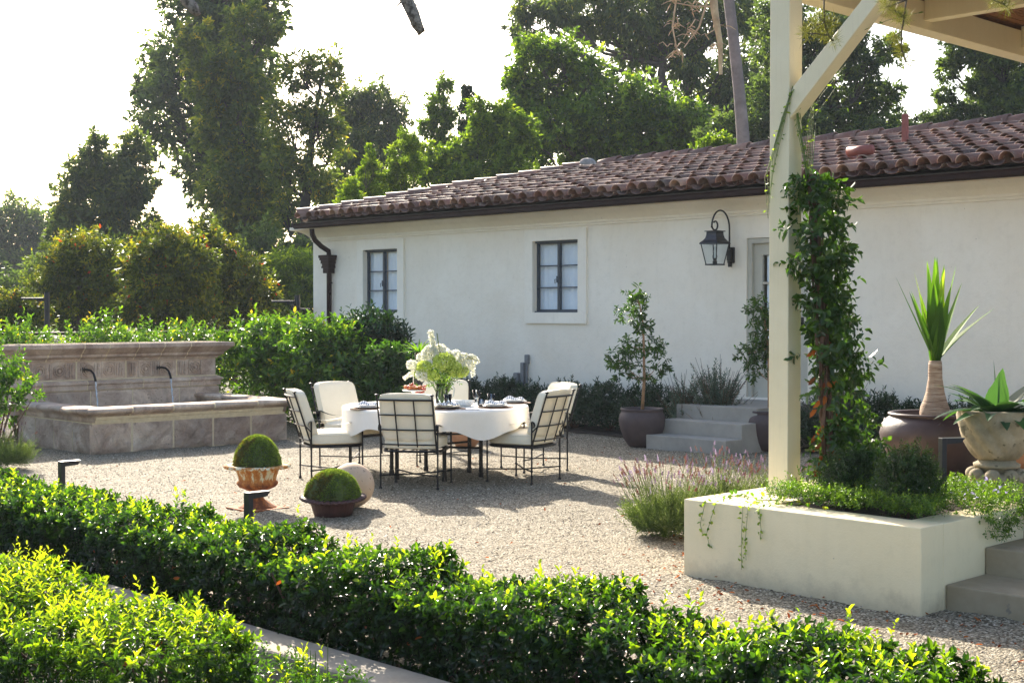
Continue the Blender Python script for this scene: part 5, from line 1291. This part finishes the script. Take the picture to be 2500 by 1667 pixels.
# stone urn with agave
su = Bp(2436, 9.15, 761); su.z = .457
t = thing('stone_urn', 'weathered cast stone urn with twisted fluting on the terrace', 'urn', su)
bm = bmesh.new(); box(bm, -.20, .20, -.20, .20, 0, .08, .01); obj('plinth', bm, M['urnstone'], t)
bm = bmesh.new(); lathe(bm, [(.17, .081), (.18, .10), (.17, .13), (.14, .14)], 48); obj('foot', bm, M['urnstone'], t, True)
bm = bmesh.new()
for k in range(8):
    a = k*math.pi/4+.3; superell(bm, .052, .052, .045, 1, 1, 12, 8, lambda p: p+Vector((.15*math.cos(a), .15*math.sin(a), .125)))
obj('beading', bm, M['urnstone'], t, True)
bm = bmesh.new(); lathe(bm, [(.12, .14), (.125, .17), (.145, .175), (.15, .195), (.13, .205), (.12, .21), (.12, .225)], 48); obj('neck', bm, M['urnstone'], t, True)
bm = bmesh.new(); pr = [(.12, .226), (.135, .23)]+[(.135+.115*math.sin(k/12*math.pi/2)**.8, .23+.31*k/12) for k in range(1, 13)]+[(.255, .545), (.235, .55), (.225, .54), (.21, .50), (.0005, .49)]
lathe(bm, pr, 128, lambda r, z, a: (r*(1+(.10*(abs(math.cos(5*(a+z*3.2)))**.7-.6) if .25 < z < .53 and r > .12 else 0)), z)); obj('body', bm, M['urnstone'], t, True)
bm = bmesh.new(); lathe(bm, [(.0005, .505), (.215, .505)], 24); obj('potting_soil', bm, M['soil'], t)
ag = thing('agave', 'blue green agave with broad curling leaves in the stone urn', 'plant', (su.x, su.y, su.z+.505))
rosette(ag, 'agave_leaf', [(-.1, 0, 1.6, .30, .014, 0), (.05, -.15, 1.1, .26, .062, .15), (-.7, .1, .75, .36, .03, .9), (.75, .1, .85, .36, .045, .5), (.9, -.2, .4, .36, .045, .7), (-.9, -.2, .35, .36, .035, .9), (-.55, -.5, .5, .26, .05, 1.0), (.2, -.9, .35, .26, .055, 1.4), (-.1, -.8, .35, .24, .05, 1.6), (.6, -.7, .3, .3, .05, 1.1), (-.8, -.5, .25, .33, .04, .8), (0, .9, .5, .3, .05, .8), (.5, .7, .5, .3, .05, .8), (-.4, .7, .5, .3, .05, .8), (.95, .3, .3, .36, .045, .6)]+[(math.cos(k*2.4), math.sin(k*2.4), .35+.9*((k*5) % 7)/6, .26+.04*(k % 3), .042, .5+.3*(k % 3)) for k in range(15)], M['lf_agave'], 0, 9, 1.25)
# second terracotta edge behind the urn
pot(Bp(2500, 10.4, 761)+Vector((0, 0, .455-H)) , .24, .42, 'brown clay pot half hidden behind the stone urn', 'clay_pot', M['terracotta'], prof)
# small palm behind table
yp = Bp(1023, 17.2); t = thing('young_palm', 'small palm like plant with a thick stem behind the flowers', 'plant', yp)
bm = bmesh.new(); tube(bm, [(0, 0, 0), (.02, 0, .5), (0, .02, 1.16)], [.06, .05, .04], 10); obj('trunk', bm, M['bark'], t, True)
rosette(t, 'strap_leaf', [(math.cos(k*2.4), math.sin(k*2.4), .25+1.1*(k % 5)/4, .26, .014, .7) for k in range(34)], M['lf_draco'], 1.15, 7)
rosette(t, 'strap_leaf', [(math.cos(k*2.4), math.sin(k*2.4), .5+.8*(k % 4)/4, .24, .013, .8) for k in range(20)], M['lf_draco'], .66, 7)

# ------------------------------------------------------------------ planter planting
vb = Vector((7.55, 4.90, PZ)); vt = thing('climbing_jasmine', 'dark leafy jasmine climbing a brown stem beside the post', 'climber', vb)
def vx(z): # centre line of the vine (relative)
    q = min(1, z/2.3); return np.array([-.03*q, .15*q, z])
segs = []
for k in range(16):
    a = k*1.3; pts = []
    for j in range(13):
        z = j*.17; c = vx(z); rr = .03+.012*math.sin(j*.9+k); pts.append((c[0]+rr*math.cos(a+j*.55), c[1]+rr*math.sin(a+j*.55), z))
    segs.append((pts, [.009-.0003*j for j in range(13)]))
stems_mesh(vt, segs, M['stem'])
K = 640; z = rg.uniform(.10, 2.02, K); wid = .065+.075*np.abs(np.sin(z*2.6+.6))+.04*np.sin(z*8.3); a = rg.uniform(0, 6.3, K); q = rg.uniform(.1, 1, K)+.5*(rg.uniform(0, 1, K) > .88)
cen = np.array([vx(v) for v in z]); latc = .06*np.sin(z*2.4+1)+.045-.10*(rg.uniform(0, 1, K) > .92)
lv = C(1, 0); cen = cen+np.outer(latc+.035, [lv.x, lv.y, 0])
P = cen+np.stack([np.cos(a)*wid*q, np.sin(a)*wid*q, rg.normal(0, .02, K)], -1); D = np.stack([np.cos(a), np.sin(a), rg.uniform(-.4, .6, K)], -1)
b_, d_, n_, l_, c_ = sprigs(P, D, rg.uniform(.05, .14, K), 7, .072, .9, tipc=.35, var=.22, down=.35)
leaf_mesh('foliage', b_, d_, n_, l_, l_*.5, c_, M['lf_vine'], vt, near=True)
K = 40; z = rg.uniform(.1, 1.0, K); a = rg.uniform(0, 6.3, K); P = np.array([vx(v) for v in z])+np.stack([np.cos(a)*.06, np.sin(a)*.06, z*0], -1)
leaf_mesh('dead_foliage', P, np.stack([np.cos(a), np.sin(a), -1+0*a], -1), rdir(K), .07, .035, rg.uniform(0, 1, K), M['lf_dead'], vt, near=True)
# tendrils reaching over post and brace
segs = []; Pb = []
def tendril(pts, r=.003):
    pts = [Vector(p)-vb for p in pts]; segs.append((pts, [r*(1-.5*k/len(pts)) for k in range(len(pts))]))
    for i in range(len(pts)-1):
        for q in (.3, .8): Pb.append(pts[i].lerp(pts[i+1], q))
for k in range(7):
    j = random.uniform(-.04, .04)
    tendril([vb+Vector((-.03, .15, 1.9)), (7.54+j, 5.10, 2.65), (7.52+j, 5.13, 2.85+j), (7.50, 5.14, 3.0+j*2), (7.47+j*.3, 5.14-j*.2, 3.08+.1*j), (7.45, 5.16+.01*k, 3.0-.02*k), (7.44, 5.22+.02*k, 2.75-.04*k), (7.442, 5.28+.006*k, 2.55-.05*k)])
for k in range(5):
    tendril([vb+Vector((-.03+.01*k, .14, 1.9)), (7.56+.02*k, 5.12, 2.65), (7.56+.02*k, 5.10, 2.85+.05*k), (7.60, 5.02, 2.95+.08*k), (7.60, 4.90-.06*k, 3.08+.12*k)])
tendril([vb+Vector((-.03, .14, 2.0)), (7.58, 5.05, 2.85), (7.75, 4.9, 2.97), (7.95, 4.8, 3.03), (8.05, 4.75, 2.98)])
tendril([(7.7, 5.0, 3.1), (7.5, 4.75, 3.35), (7.60, 4.55, 3.43), (7.75, 4.4, 3.48)])
stems_mesh(vt, segs, M['greenstem'], 'tendril', 4)
P = np.array([list(p) for p in Pb]); P = P+rg.normal(0, .008, P.shape); n = len(P); leaf_mesh('tendril_foliage', P, rdir(n)+np.array([0, 0, -.3]), rdir(n), rg.uniform(.02, .04, n), .014, rg.uniform(.4, 1, n), M['lf_creep'], vt, near=True)

bx = []
for px, d, top, wp, lab, K in ((2088, 8.55, 1105, 135, 'dark rounded boxwood beside the vine stem', 820), (2222, 8.1, 1100, 140, 'dark boxwood in front of the big clay pot', 680)):
    p = Bp(px, d); h = H+(HOR-top)/F*d-PZ; r = wp/F*d/2
    shrub('boxwood', lab, 'shrub', (p.x, p.y, PZ-.03), [(0, 0, h*.47, r*1.0, h*.54), (r*.5, 0, h*.62, r*.55, h*.45), (-r*.45, .02, h*.64, r*.6, h*.42)], int(K*1.5), 11, .023, .55, M['lf_box'], M['stem'], group='boxwoods on the planter', ln=.07, up=.6, tipc=.25, var=.25)
cr = thing('creeping_flowers', 'low creeper with lilac flowers spilling over the planter edge', 'ground cover', (7.3, 4.4, PZ)); K = 3400
x = np.where(rg.uniform(0, 1, K) > .16, rg.uniform(-.24, .95, K), rg.uniform(-.32, -.12, K)); y = rg.uniform(-.50, .62, K); zc = .02+.13*rg.uniform(0, 1, K)*(1+.4*np.sin(x*9))*np.where(x > .35, .45, 1)
P = np.stack([x, y, zc], -1); b_, d_, n_, l_, c_ = sprigs(P, np.stack([rg.normal(0, .6, K), rg.normal(0, .6, K), np.ones(K)*.8], -1), .05, 7, .020, .9, tipc=.3, var=.35)
leaf_mesh('foliage', b_, d_, n_, l_, l_*.55, c_, M['lf_creep'], cr, near=True)
K = 420; x = rg.uniform(.15, .85, K); y = rg.normal(-.50, .045, K); zc = rg.uniform(-.01, .07, K); hang = rg.uniform(0, 1, K) > .55; y = np.where(hang, -.56-rg.uniform(0, .03, K), y); zc = np.where(hang, -rg.uniform(0, .15, K)*np.abs(np.sin(x*5)), zc)
P = np.stack([x, y, zc], -1); b_, d_, n_, l_, c_ = sprigs(P, np.stack([rg.normal(0, .5, K), -np.ones(K)*.5, rg.normal(0, .6, K)], -1), .05, 7, .020, .9, tipc=.3, var=.35)
leaf_mesh('trailing_foliage', b_, d_, n_, l_, l_*.55, c_, M['lf_creep'], cr, near=True)
K = 60; x = rg.uniform(.15, .85, K); y = rg.uniform(-.55, .25, K); P = np.stack([x, y, .08+rg.uniform(0, .05, K)], -1)
b_, d_, n_, l_, c_ = sprigs(P, rdir(K)+np.array([0, 0, 1]), .006, 5, .018, 1.2, var=.5, tipc=0); leaf_mesh('flower', b_, d_, n_, l_, l_*.8, c_, M['lilac'], cr, near=True)
tv = thing('trailing_vine', 'thin yellowing vines hanging down the cream planter front', 'climber', (PX, 4.9, PZ)); segs = []; Pl = []
for y0, ln_, sw in ((.42, .20, .1), (.34, .28, .18), (.10, .32, .05), (.02, .18, -.04), (.14, .38, .02)):
    pts = [(.30, y0-.1, .015), (.12, y0-.02, .03), (-.008, y0, .012), (-.014, y0+sw*.2, -ln_*.35), (-.012, y0+sw*.4, -ln_*.7), (-.012, y0+sw*.25, -ln_)]; pts = [Vector(p) for p in pts]; segs.append((pts, .0018))
    for i in range(len(pts)-1):
        for q in (.1, .35, .6, .85): Pl.append(pts[i].lerp(pts[i+1], q))
stems_mesh(tv, segs, M['greenstem'], 'stem', 4); P = np.array([list(p) for p in Pl])+rg.normal(0, .006, (len(Pl), 3)); P[:, 0] = np.where(P[:, 2] < 0, np.minimum(P[:, 0], -.004), P[:, 0])
n = len(P); leaf_mesh('foliage', P, rdir(n)*.7+np.array([-.4, 0, -.2]), rdir(n), .028, .018, rg.uniform(.5, 1, n), M['lf_creep'], tv, near=True)
K = 34; P = np.stack([rg.uniform(.12, .40, K), rg.uniform(-.35, .4, K), rg.uniform(.008, .05, K)], -1); leaf_mesh('foliage', P, rdir(K)+np.array([0, 0, .3]), rdir(K)+np.array([0, 0, 1]), .036, .026, rg.uniform(.4, 1.0, K), M['lf_citrus'], tv, near=True)

# ------------------------------------------------------------------ trees beyond
def tree(name, label, px, d, blobs, n_leaf, L, wr, mat, bark, lim=8, group=None, r0=.18, spread=.20, droop=.3, cl_n=26, trunk_top=None, air=.15, dd=.55, csig=.34):
    p = Bp(px, d); t = thing(name, label, 'tree', (p.x, p.y, 0), 0, group); L *= .86; n_leaf *= 1.3; cl_n = 17
    cs = []; rs = []
    for b in blobs:
        qx, qy, rx, ry = b[:4]; off = b[4] if len(b) > 4 else random.uniform(-1, 1)*dd*rx/F*d
        v = Bp(qx, d+off, qy); cs.append(np.array([v.x-p.x, v.y-p.y, v.z])); rs.append((rx/F*d, ry/F*d))
    vol = np.array([a*a*b for a, b in rs])**(2/3); vol /= vol.sum(); Ps, Ds, Cs = [], [], []
    for c, (a, b), v in zip(cs, rs, vol):
        k = max(3, int(.66*n_leaf*v/cl_n)); q, dq = ellpts(k, c, (a, a, b), .25); fr_ = rg.choice([.75, 1.0, 1.22, 1.42], k, p=[.34, .33, .2, .13])[:, None]; q = c+(q-c)*fr_; sig = csig*(a*b)**.5*.50*np.where(fr_ > 1.1, .55, 1.0)[..., None]
        pts = q[:, None]+rg.normal(size=(k, cl_n, 3))*sig*rg.uniform(.4, 1.15, (k, 1, 1))*np.array([1, 1, .85+.5*min(droop, 1)])
        Ps.append(pts.reshape(-1, 3)); hz = (q[:, 2]-c[2])/b
        col = np.clip(.34+.22*rg.normal(size=(k, 1))+.12*hz[:, None], 0, .8)+rg.normal(size=(k, cl_n))*.12+(rg.uniform(0, 1, (k, cl_n)) > .97)*.3
        Cs.append(col.ravel()); Ds.append((dq[:, None]*.6+rg.normal(size=(k, cl_n, 3))*.6+np.array([0, 0, -droop])).reshape(-1, 3))
    P = np.concatenate(Ps); D = np.concatenate(Ds); c_ = np.concatenate(Cs); n = len(P); ok = P[:, 2] > .05
    ll = L*rg.uniform(.6, 1.3, n); leaf_mesh('crown', P[ok], D[ok], rdir(n)[ok], ll[ok], ll[ok]*wr, np.clip(c_, 0, 1)[ok], mat, t)
    order = sorted(range(len(cs)), key=lambda i: cs[i][2]); top = cs[order[-1]]
    segs = []; zt = top[2]; cx_ = np.mean([c[:2] for c in cs], axis=0)
    sp = [np.array([0, 0, 0.]), np.array([cx_[0]*.1, cx_[1]*.1, zt*.25]), np.array([cx_[0]*.4, cx_[1]*.4, zt*.5]), np.array([cx_[0]*.7+top[0]*.2, cx_[1]*.7+top[1]*.2, zt*.75]), top]
    segs.append((sp, [r0, r0*.85, r0*.6, r0*.35, r0*.12]))
    for i in order[:-1]:
        c = cs[i]; h = max(zt*.12, c[2]-.35*np.linalg.norm(c[:2]-cx_)-rs[i][1]*.7-.3); f = min(.98, h/zt)*4; j = min(3, int(f)); q = sp[j]+(sp[j+1]-sp[j])*(f-j)
        rr = r0*.38*(1-.6*h/zt); mid = q*.5+c*.5+np.array([0, 0, -.08*zt*.3])+rg.normal(size=3)*.15
        segs.append(([q, mid, c], [rr, rr*.6, rr*.2]))
        for _ in range(5):
            e_ = c+rdir(1)[0]*np.array([rs[i][0], rs[i][0], rs[i][1]])*.8; segs.append(([mid, (mid+e_)/2+rg.normal(size=3)*.1, e_], [rr*.5, rr*.3, rr*.1]))
    stems_mesh(t, segs, bark, 'trunk', 6)
    return t
G1 = 'trees beyond the court'
tree('tall_evergreen', 'very tall dark evergreen, top cut off by the frame, left of centre', 560, 60, [(500, 30, 90, 70), (430, 170, 80, 80), (610, -10, 80, 70), (540, 90, 80, 70), (400, 290, 70, 90), (500, 400, 60, 90), (550, 560, 70, 90), (600, 680, 80, 90), (650, 540, 40, 70), (650, 420, 70, 90), (560, 290, 100, 110), (620, 170, 70, 80), (350, 215, 28, 18), (660, 60, 40, 40), (450, -60, 80, 60), (560, -120, 90, 70)], 52000, .34, .42, M['lf_tree'], M['barkdark'], group=G1, r0=.55, csig=.30)
tree('yellowing_tree', 'tall tree with olive and golden foliage before the tall dark evergreen', 620, 53, [(480, 110, 42, 50), (600, 60, 45, 45), (560, 160, 55, 50), (520, 210, 60, 55), (600, 220, 70, 65), (570, 330, 75, 75), (520, 300, 42, 60), (620, 400, 85, 70), (560, 460, 70, 70), (640, 500, 70, 70), (660, 80, 34, 34), (560, 570, 60, 50)], 30000, .28, .4, M['lf_yellow'], M['bark'], group=G1, r0=.3, csig=.32)
tree('airy_tree', 'airy tree with bare dark limbs and golden tips left of the roof', 735, 50, [(730, 180, 42, 45), (790, 170, 40, 45), (820, 210, 28, 45), (700, 290, 50, 55), (770, 290, 45, 50), (815, 330, 34, 60), (690, 400, 42, 60), (760, 420, 50, 60), (810, 480, 40, 60), (700, 510, 34, 50)], 12000, .25, .36, M['lf_yellow'], M['barkdark'], group=G1, r0=.32, csig=.42)
tree('dark_eucalyptus', 'dark drooping tree above the left end of the tiled roof', 900, 58, [(865, 260, 50, 50), (925, 250, 42, 55), (975, 290, 30, 50), (860, 350, 65, 70), (930, 370, 65, 75), (820, 470, 60, 60), (900, 470, 65, 70), (985, 390, 26, 45), (830, 580, 60, 70), (770, 600, 50, 70)], 30000, .28, .34, M['lf_euc'], M['barkdark'], group=G1, r0=.3, csig=.34, droop=.8)
tree('round_tree', 'mid height dark tree left of the tall evergreen', 250, 50, [(235, 360, 28, 38), (200, 430, 42, 45), (270, 430, 55, 55), (330, 375, 34, 45), (180, 505, 45, 55), (270, 520, 60, 55), (320, 460, 55, 60), (230, 590, 75, 45), (320, 590, 60, 45), (375, 555, 22, 26), (150, 560, 30, 45)], 30000, .26, .36, M['lf_euc'], M['barkdark'], group=G1, r0=.25, csig=.34)
tree('hazy_tree', 'pale hazy tree at the far left edge', 70, 85, [(40, 530, 60, 45), (95, 560, 50, 45), (20, 610, 70, 60), (110, 640, 60, 70), (50, 700, 90, 60), (150, 600, 36, 60), (-30, 560, 50, 60)], 22000, .36, .4, M['lf_tree'], M['barkdark'], group=G1, r0=.3, csig=.34)
G2 = 'rounded shrubs beyond the railing'
tree('photinia', 'rounded olive and red bush, leftmost of the big garden bushes', 190, 31, [(215, 615, 75, 45), (150, 660, 60, 55), (255, 680, 75, 65), (110, 720, 55, 55), (190, 750, 90, 55), (280, 740, 60, 55)], 26000, .12, .42, M['lf_photinia'], M['bark'], group=G2, r0=.10, csig=.42)
tree('photinia', 'tallest rounded green bush in the middle of the garden bushes', 400, 29, [(410, 600, 75, 42), (360, 650, 60, 55), (470, 650, 60, 55), (400, 700, 85, 65), (350, 760, 70, 50), (470, 750, 70, 55)], 28000, .12, .42, M['lf_photinia'], M['bark'], group=G2, r0=.10, csig=.42)
tree('photinia', 'rounded bush with golden right edge, nearest the house corner', 570, 31, [(530, 620, 55, 42), (590, 670, 55, 50), (640, 720, 40, 40), (540, 710, 70, 60), (600, 760, 70, 45), (650, 770, 34, 34), (500, 570, 30, 34)], 26000, .12, .42, M['lf_photinia'], M['bark'], group=G2, r0=.10, csig=.42)
tree('photinia', 'small reddish bush behind the left lamp post', 50, 27, [(45, 745, 50, 38), (20, 780, 50, 34), (85, 770, 40, 34)], 9000, .10, .42, M['lf_photinia'], M['bark'], group=G2, r0=.06, csig=.42)
tree('green_thicket', 'feathery green shrubs between the garden bushes and the house corner', 705, 38, [(700, 660, 60, 50), (740, 720, 55, 60), (670, 730, 50, 60), (780, 690, 50, 60)], 16000, .17, .3, M['lf_brighttree'], M['bark'], group=G2, r0=.1, csig=.4)
tree('dark_thicket', 'dark thicket low behind the house corner', 760, 46, [(640, 620, 60, 60), (740, 640, 50, 50), (790, 640, 50, 60), (690, 690, 60, 50)], 16000, .24, .36, M['lf_tree'], M['barkdark'], group=G2, r0=.2, csig=.36)
tree('dark_thicket', 'dark thicket low behind the photinia bushes', 300, 44, [(120, 680, 70, 60), (240, 640, 80, 60), (380, 640, 80, 60), (480, 620, 70, 70), (330, 710, 120, 60), (160, 740, 90, 50), (520, 700, 90, 70), (10, 720, 60, 50)], 22000, .22, .36, M['lf_tree'], M['barkdark'], group=G2, r0=.2, csig=.36)
G3 = 'trees behind the roof'
tree('cypress', 'bright conical cypress above the left part of the roof', 905, 32, [(905, 372, 9, 18), (905, 395, 15, 20), (902, 425, 24, 24), (898, 460, 32, 26), (900, 500, 38, 30)], 9000, .10, .3, M['lf_brighttree'], M['bark'], group=G3, r0=.08, csig=.4, droop=-.5)
tree('cypress', 'low bright cypress tip left of the conical cypress', 862, 31, [(860, 455, 14, 18), (855, 480, 24, 20), (850, 510, 30, 24)], 5000, .10, .3, M['lf_brighttree'], M['bark'], group=G3, r0=.07, csig=.4, droop=-.5)
tree('bright_fern_tree', 'fresh green feathery tree between the cypress and the slender tree', 970, 32, [(960, 385, 12, 26), (975, 420, 20, 28), (950, 440, 20, 26), (985, 465, 26, 26), (1000, 350, 26, 28), (1010, 400, 26, 40)], 9000, .11, .3, M['lf_brighttree'], M['bark'], group=G3, r0=.07, csig=.4, droop=.2)
tree('slender_tree', 'slender open tree standing alone against the bright sky', 1075, 46, [(1085, 215, 16, 26), (1070, 265, 28, 30), (1090, 290, 24, 28), (1045, 310, 24, 26), (1075, 350, 26, 34), (1060, 410, 24, 34)], 8000, .18, .38, M['lf_brighttree'], M['bark'], group=G3, r0=.12, csig=.42)
tree('ivy_column', 'narrow ivy clad column tree right of the slender tree', 1137, 43, [(1142, 225, 12, 16), (1140, 265, 13, 26), (1137, 315, 15, 30), (1134, 370, 17, 34), (1132, 420, 20, 30)], 6500, .14, .45, M['lf_laurel'], M['bark'], group=G3, r0=.1, csig=.4)
tree('bright_tree', 'bright yellow green tree above the middle of the roof hip', 1180, 38, [(1165, 265, 22, 26), (1190, 310, 40, 36), (1235, 290, 40, 36), (1150, 360, 44, 36), (1220, 365, 60, 42), (1100, 390, 40, 34), (1050, 420, 40, 30), (1140, 425, 60, 30), (1250, 420, 60, 30), (1035, 375, 20, 30), (1280, 340, 40, 50)], 26000, .16, .42, M['lf_brighttree'], M['bark'], group=G3, r0=.14, csig=.36)
tree('tall_eucalyptus', 'huge spreading eucalyptus reaching out of the top of the frame', 1760, 52, [(1290, 20, 48, 34), (1270, 60, 30, 34), (1370, 30, 60, 45), (1450, 60, 55, 45), (1450, -20, 70, 40), (1540, 40, 70, 60), (1630, 60, 60, 70), (1640, -30, 80, 60), (1560, 130, 60, 60), (1720, 60, 60, 70), (1680, 160, 60, 70), (1800, 30, 60, 60), (1780, 190, 60, 70), (1290, 105, 34, 28), (1740, 280, 70, 60), (1850, 240, 70, 90), (1860, 110, 40, 60)], 42000, .27, .36, M['lf_euc'], M['bark'], group=G3, r0=.5, csig=.32, droop=.9)
tree('ficus_tree', 'broad green tree with glossy leaves behind the middle of the roof', 1480, 42, [(1300, 130, 50, 40), (1370, 140, 55, 50), (1275, 200, 40, 40), (1330, 230, 70, 60), (1440, 190, 60, 50), (1270, 285, 48, 40), (1370, 310, 80, 60), (1300, 360, 60, 45), (1470, 290, 80, 70), (1560, 250, 70, 60), (1560, 340, 90, 50), (1440, 370, 90, 40), (1660, 300, 70, 60), (1650, 370, 80, 40)], 52000, .19, .45, M['lf_ficus'], M['bark'], group=G3, r0=.35, csig=.32)
tree('dark_grove_tree', 'dark dense tree directly right of the pergola post', 2020, 36, [(1900, 130, 60, 70), (1990, 110, 55, 60), (2060, 110, 55, 50), (2100, 170, 45, 50), (1960, 220, 70, 70), (1880, 260, 60, 70), (2060, 260, 70, 60), (1960, 310, 80, 50), (2140, 250, 34, 50), (2120, 320, 70, 34), (1780, 320, 60, 40), (2180, 240, 20, 40), (2165, 120, 34, 36), (2200, 300, 34, 20), (1840, 340, 60, 30), (2040, 60, 70, 30), (1900, 40, 60, 50)], 42000, .17, .42, M['lf_tree'], M['barkdark'], group=G3, r0=.28, csig=.36)
tree('dark_grove_tree', 'dark tree under the pergola beam at the right edge', 2400, 38, [(2340, 110, 40, 28), (2400, 140, 55, 36), (2460, 180, 60, 50), (2390, 210, 40, 34), (2440, 260, 60, 40), (2360, 275, 50, 26), (2290, 290, 50, 20), (2500, 260, 50, 60), (2480, 110, 50, 40), (2310, 170, 26, 34), (2300, 235, 22, 28)], 22000, .17, .42, M['lf_tree'], M['barkdark'], group=G3, r0=.25, csig=.38)
tree('bright_shrub', 'small bright green shrub showing over the ridge beside the palm trunk', 1755, 27, [(1755, 345, 30, 16), (1730, 360, 30, 16)], 2500, .10, .4, M['lf_brighttree'], M['bark'], group=G3, r0=.05, csig=.45)
# palm trunk
p0 = Bp(1822, 31); pt = thing('palm_tree', 'smooth grey palm trunk rising behind the roof ridge', 'palm', (p0.x, p0.y, 0))
pts = []
for px, py in ((1826, 761), (1820, 560), (1812, 330), (1803, 230), (1790, 110), (1776, 0), (1768, -120), (1764, -200)):
    v = Bp(px, 31, py); pts.append(v-Vector((p0.x, p0.y, 0)))
pts[0].z = 0
bm = bmesh.new(); rr = [.19, .16, .145, .13, .125, .12, .12, .13]; tube(bm, pts, rr, 16); obj('trunk', bm, M['palmbark'], pt, True)
bm = bmesh.new(); lay = bm.faces.layers.float.new('rnd'); tp_ = pts[-1]
for k in range(26):
    a = k*2.4; strap(bm, tp_, (math.cos(a), math.sin(a), .3+.9*(k % 4)/3), 2.2, .22, 1.3, 8, lay=lay)
me = bpy.data.meshes.new('frond'); bm.to_mesh(me); bm.free(); link('frond', me, M['lf_tree'], pt)
# dead hanging fronds
hb = Bp(1750, 29); ht = thing('dead_branches', 'tan dead branches and dry fronds hanging beside the palm trunk', 'dead branch', (hb.x, hb.y, 0))
def loc(px, py, d=29): return Bp(px, d, py)-Vector((hb.x, hb.y, 0))
segs = [([loc(1735, -60), loc(1742, 30), loc(1756, 110), loc(1758, 185)], [.10, .085, .06, .04]), ([loc(1645, -60), loc(1648, 10), loc(1640, 70), loc(1650, 120), loc(1658, 130)], [.03, .02, .02, .015, .01]), ([loc(1730, -10), loc(1705, 70), loc(1668, 120)], [.02, .02, .01]), ([loc(1740, 20), loc(1690, 20), loc(1650, 12)], [.02, .015, .01])]
for k in range(70):
    cpx, cpy = random.choice(((1640, 60), (1655, 130), (1690, 20), (1680, 80), (1745, 120), (1640, 15), (1750, 60), (1640, 110)))
    a = random.uniform(0, 6.3); L = random.uniform(12, 34); x = cpx+random.gauss(0, 8); y = cpy+random.gauss(0, 8)
    segs.append(([loc(x, y), loc(x+L*.5*math.cos(a), y+L*.5*math.sin(a)-2, 29+random.uniform(-.2, .2)), loc(x+L*math.cos(a), y+L*math.sin(a)*.6+5)], [.012, .01, .004]))
stems_mesh(ht, segs, M['deadwood'], 'branch', 6)
# bare stubs at top of frame and pine tufts near pergola
def bare(lab, pts, rr, d, twigs):
    b = Bp(pts[0][0], d, pts[0][1]); t = thing('bare_branch', lab, 'branch', b, 0, 'bare branch ends hanging into view')
    bm = bmesh.new(); P = [Bp(x, d, y)-b for x, y in pts]; tube(bm, P, rr, 14)
    for v in bm.verts: v.co += Vector((random.uniform(-1, 1), random.uniform(-1, 1), random.uniform(-1, 1)))*.0022
    obj('limb', bm, M['greybark'], t, True)
    if twigs: stems_mesh(t, [([Bp(x, d, y)-b for x, y in tw], [.006, .004, .002][:len(tw)]) for tw in twigs], M['greybark'], 'twig')
bare('thick bare grey branch end hanging at the top centre', [(930, -420), (955, -150), (975, -45), (992, 0), (1010, 40), (1020, 65), (1028, 80), (1023, 89)], [.035, .034, .032, .031, .029, .027, .02, .004], 6.5, [[(985, 5), (974, 15), (969, 22)], [(1004, 15), (1018, 17), (1034, 17)], [(1010, 58), (1004, 65)]])
bare('short bare branch end at the top edge over the dark evergreen', [(390, -400), (425, -120), (445, -25), (460, 5), (476, 26), (486, 40), (480, 44)], [.035, .033, .030, .029, .026, .018, .004], 6.5, None)
def pine(lab, d, tufts, stem):
    b = Bp(stem[0][0], d, stem[0][1]); t = thing('pine_sprig', lab, 'pine sprig', b, 0, 'pine sprigs hanging before the pergola')
    stems_mesh(t, [([Bp(x, d, y)-b for x, y in stem], .004)]+[([Bp(*min(stem, key=lambda s: abs(s[0]-x)+abs(s[1]-y))[:1], d, min(stem, key=lambda s: abs(s[0]-x)+abs(s[1]-y))[1])-b, Bp(x, d, y)-b], .003) for x, y, r in tufts], M['bark'], 'twig')
    P, D = [], []
    for x, y, r in tufts:
        n = 120; dr = rdir(n); c = np.array(Bp(x, d, y)-b); P.append(c+dr*.006+rg.normal(size=(n, 3))*.012*r/20); D.append(dr+np.array([0, 0, .2]))
    P = np.concatenate(P); D = np.concatenate(D); n = len(P); leaf_mesh('needles', P, D, rdir(n), rg.uniform(.025, .05, n), .0016, rg.uniform(0, 1, n), M['needle'], t, curl=.05)
pine('pine sprig hanging beside the top of the knee brace', 6.0, [(1990, 65, 22), (2012, 75, 22), (2025, 60, 16), (1995, 45, 16), (2032, 100, 14), (1965, 85, 16), (2008, 90, 16)], [(2008, -60), (2008, 20), (2010, 60), (2018, 88), (2030, 104)])
pine('longest pine sprig, hanging right of the knee brace', 5.9, [(2165, 5, 20), (2180, 30, 16), (2192, 45, 16), (2160, 22, 14), (2205, 50, 14), (2178, 92, 14), (2198, 130, 12), (2210, 155, 12), (2196, 110, 10)], [(2215, -60), (2208, 5), (2203, 45), (2197, 80), (2196, 120), (2208, 155)])
pine('small pine sprig at the top right before the beam', 6.0, [(2440, 8, 18), (2452, 22, 12), (2420, 5, 12)], [(2465, -60), (2455, -10), (2445, 15)])

# ------------------------------------------------------------------ air
bm = bmesh.new(); box(bm, -60, 150, -60, 150, -1.03, 34)
hz = bpy.data.materials.new('thin_haze'); hz.use_nodes = True; t_ = hz.node_tree; t_.nodes.remove(t_.nodes['Principled BSDF'])
pv = t_.nodes.new('ShaderNodeVolumePrincipled'); pv.inputs['Color'].default_value = (.80, .88, 1, 1); pv.inputs['Density'].default_value = .00042; pv.inputs['Anisotropy'].default_value = .2
t_.links.new(pv.outputs[0], t_.nodes['Material Output'].inputs['Volume'])
setp(obj('haze', bm, hz), kind='stuff')
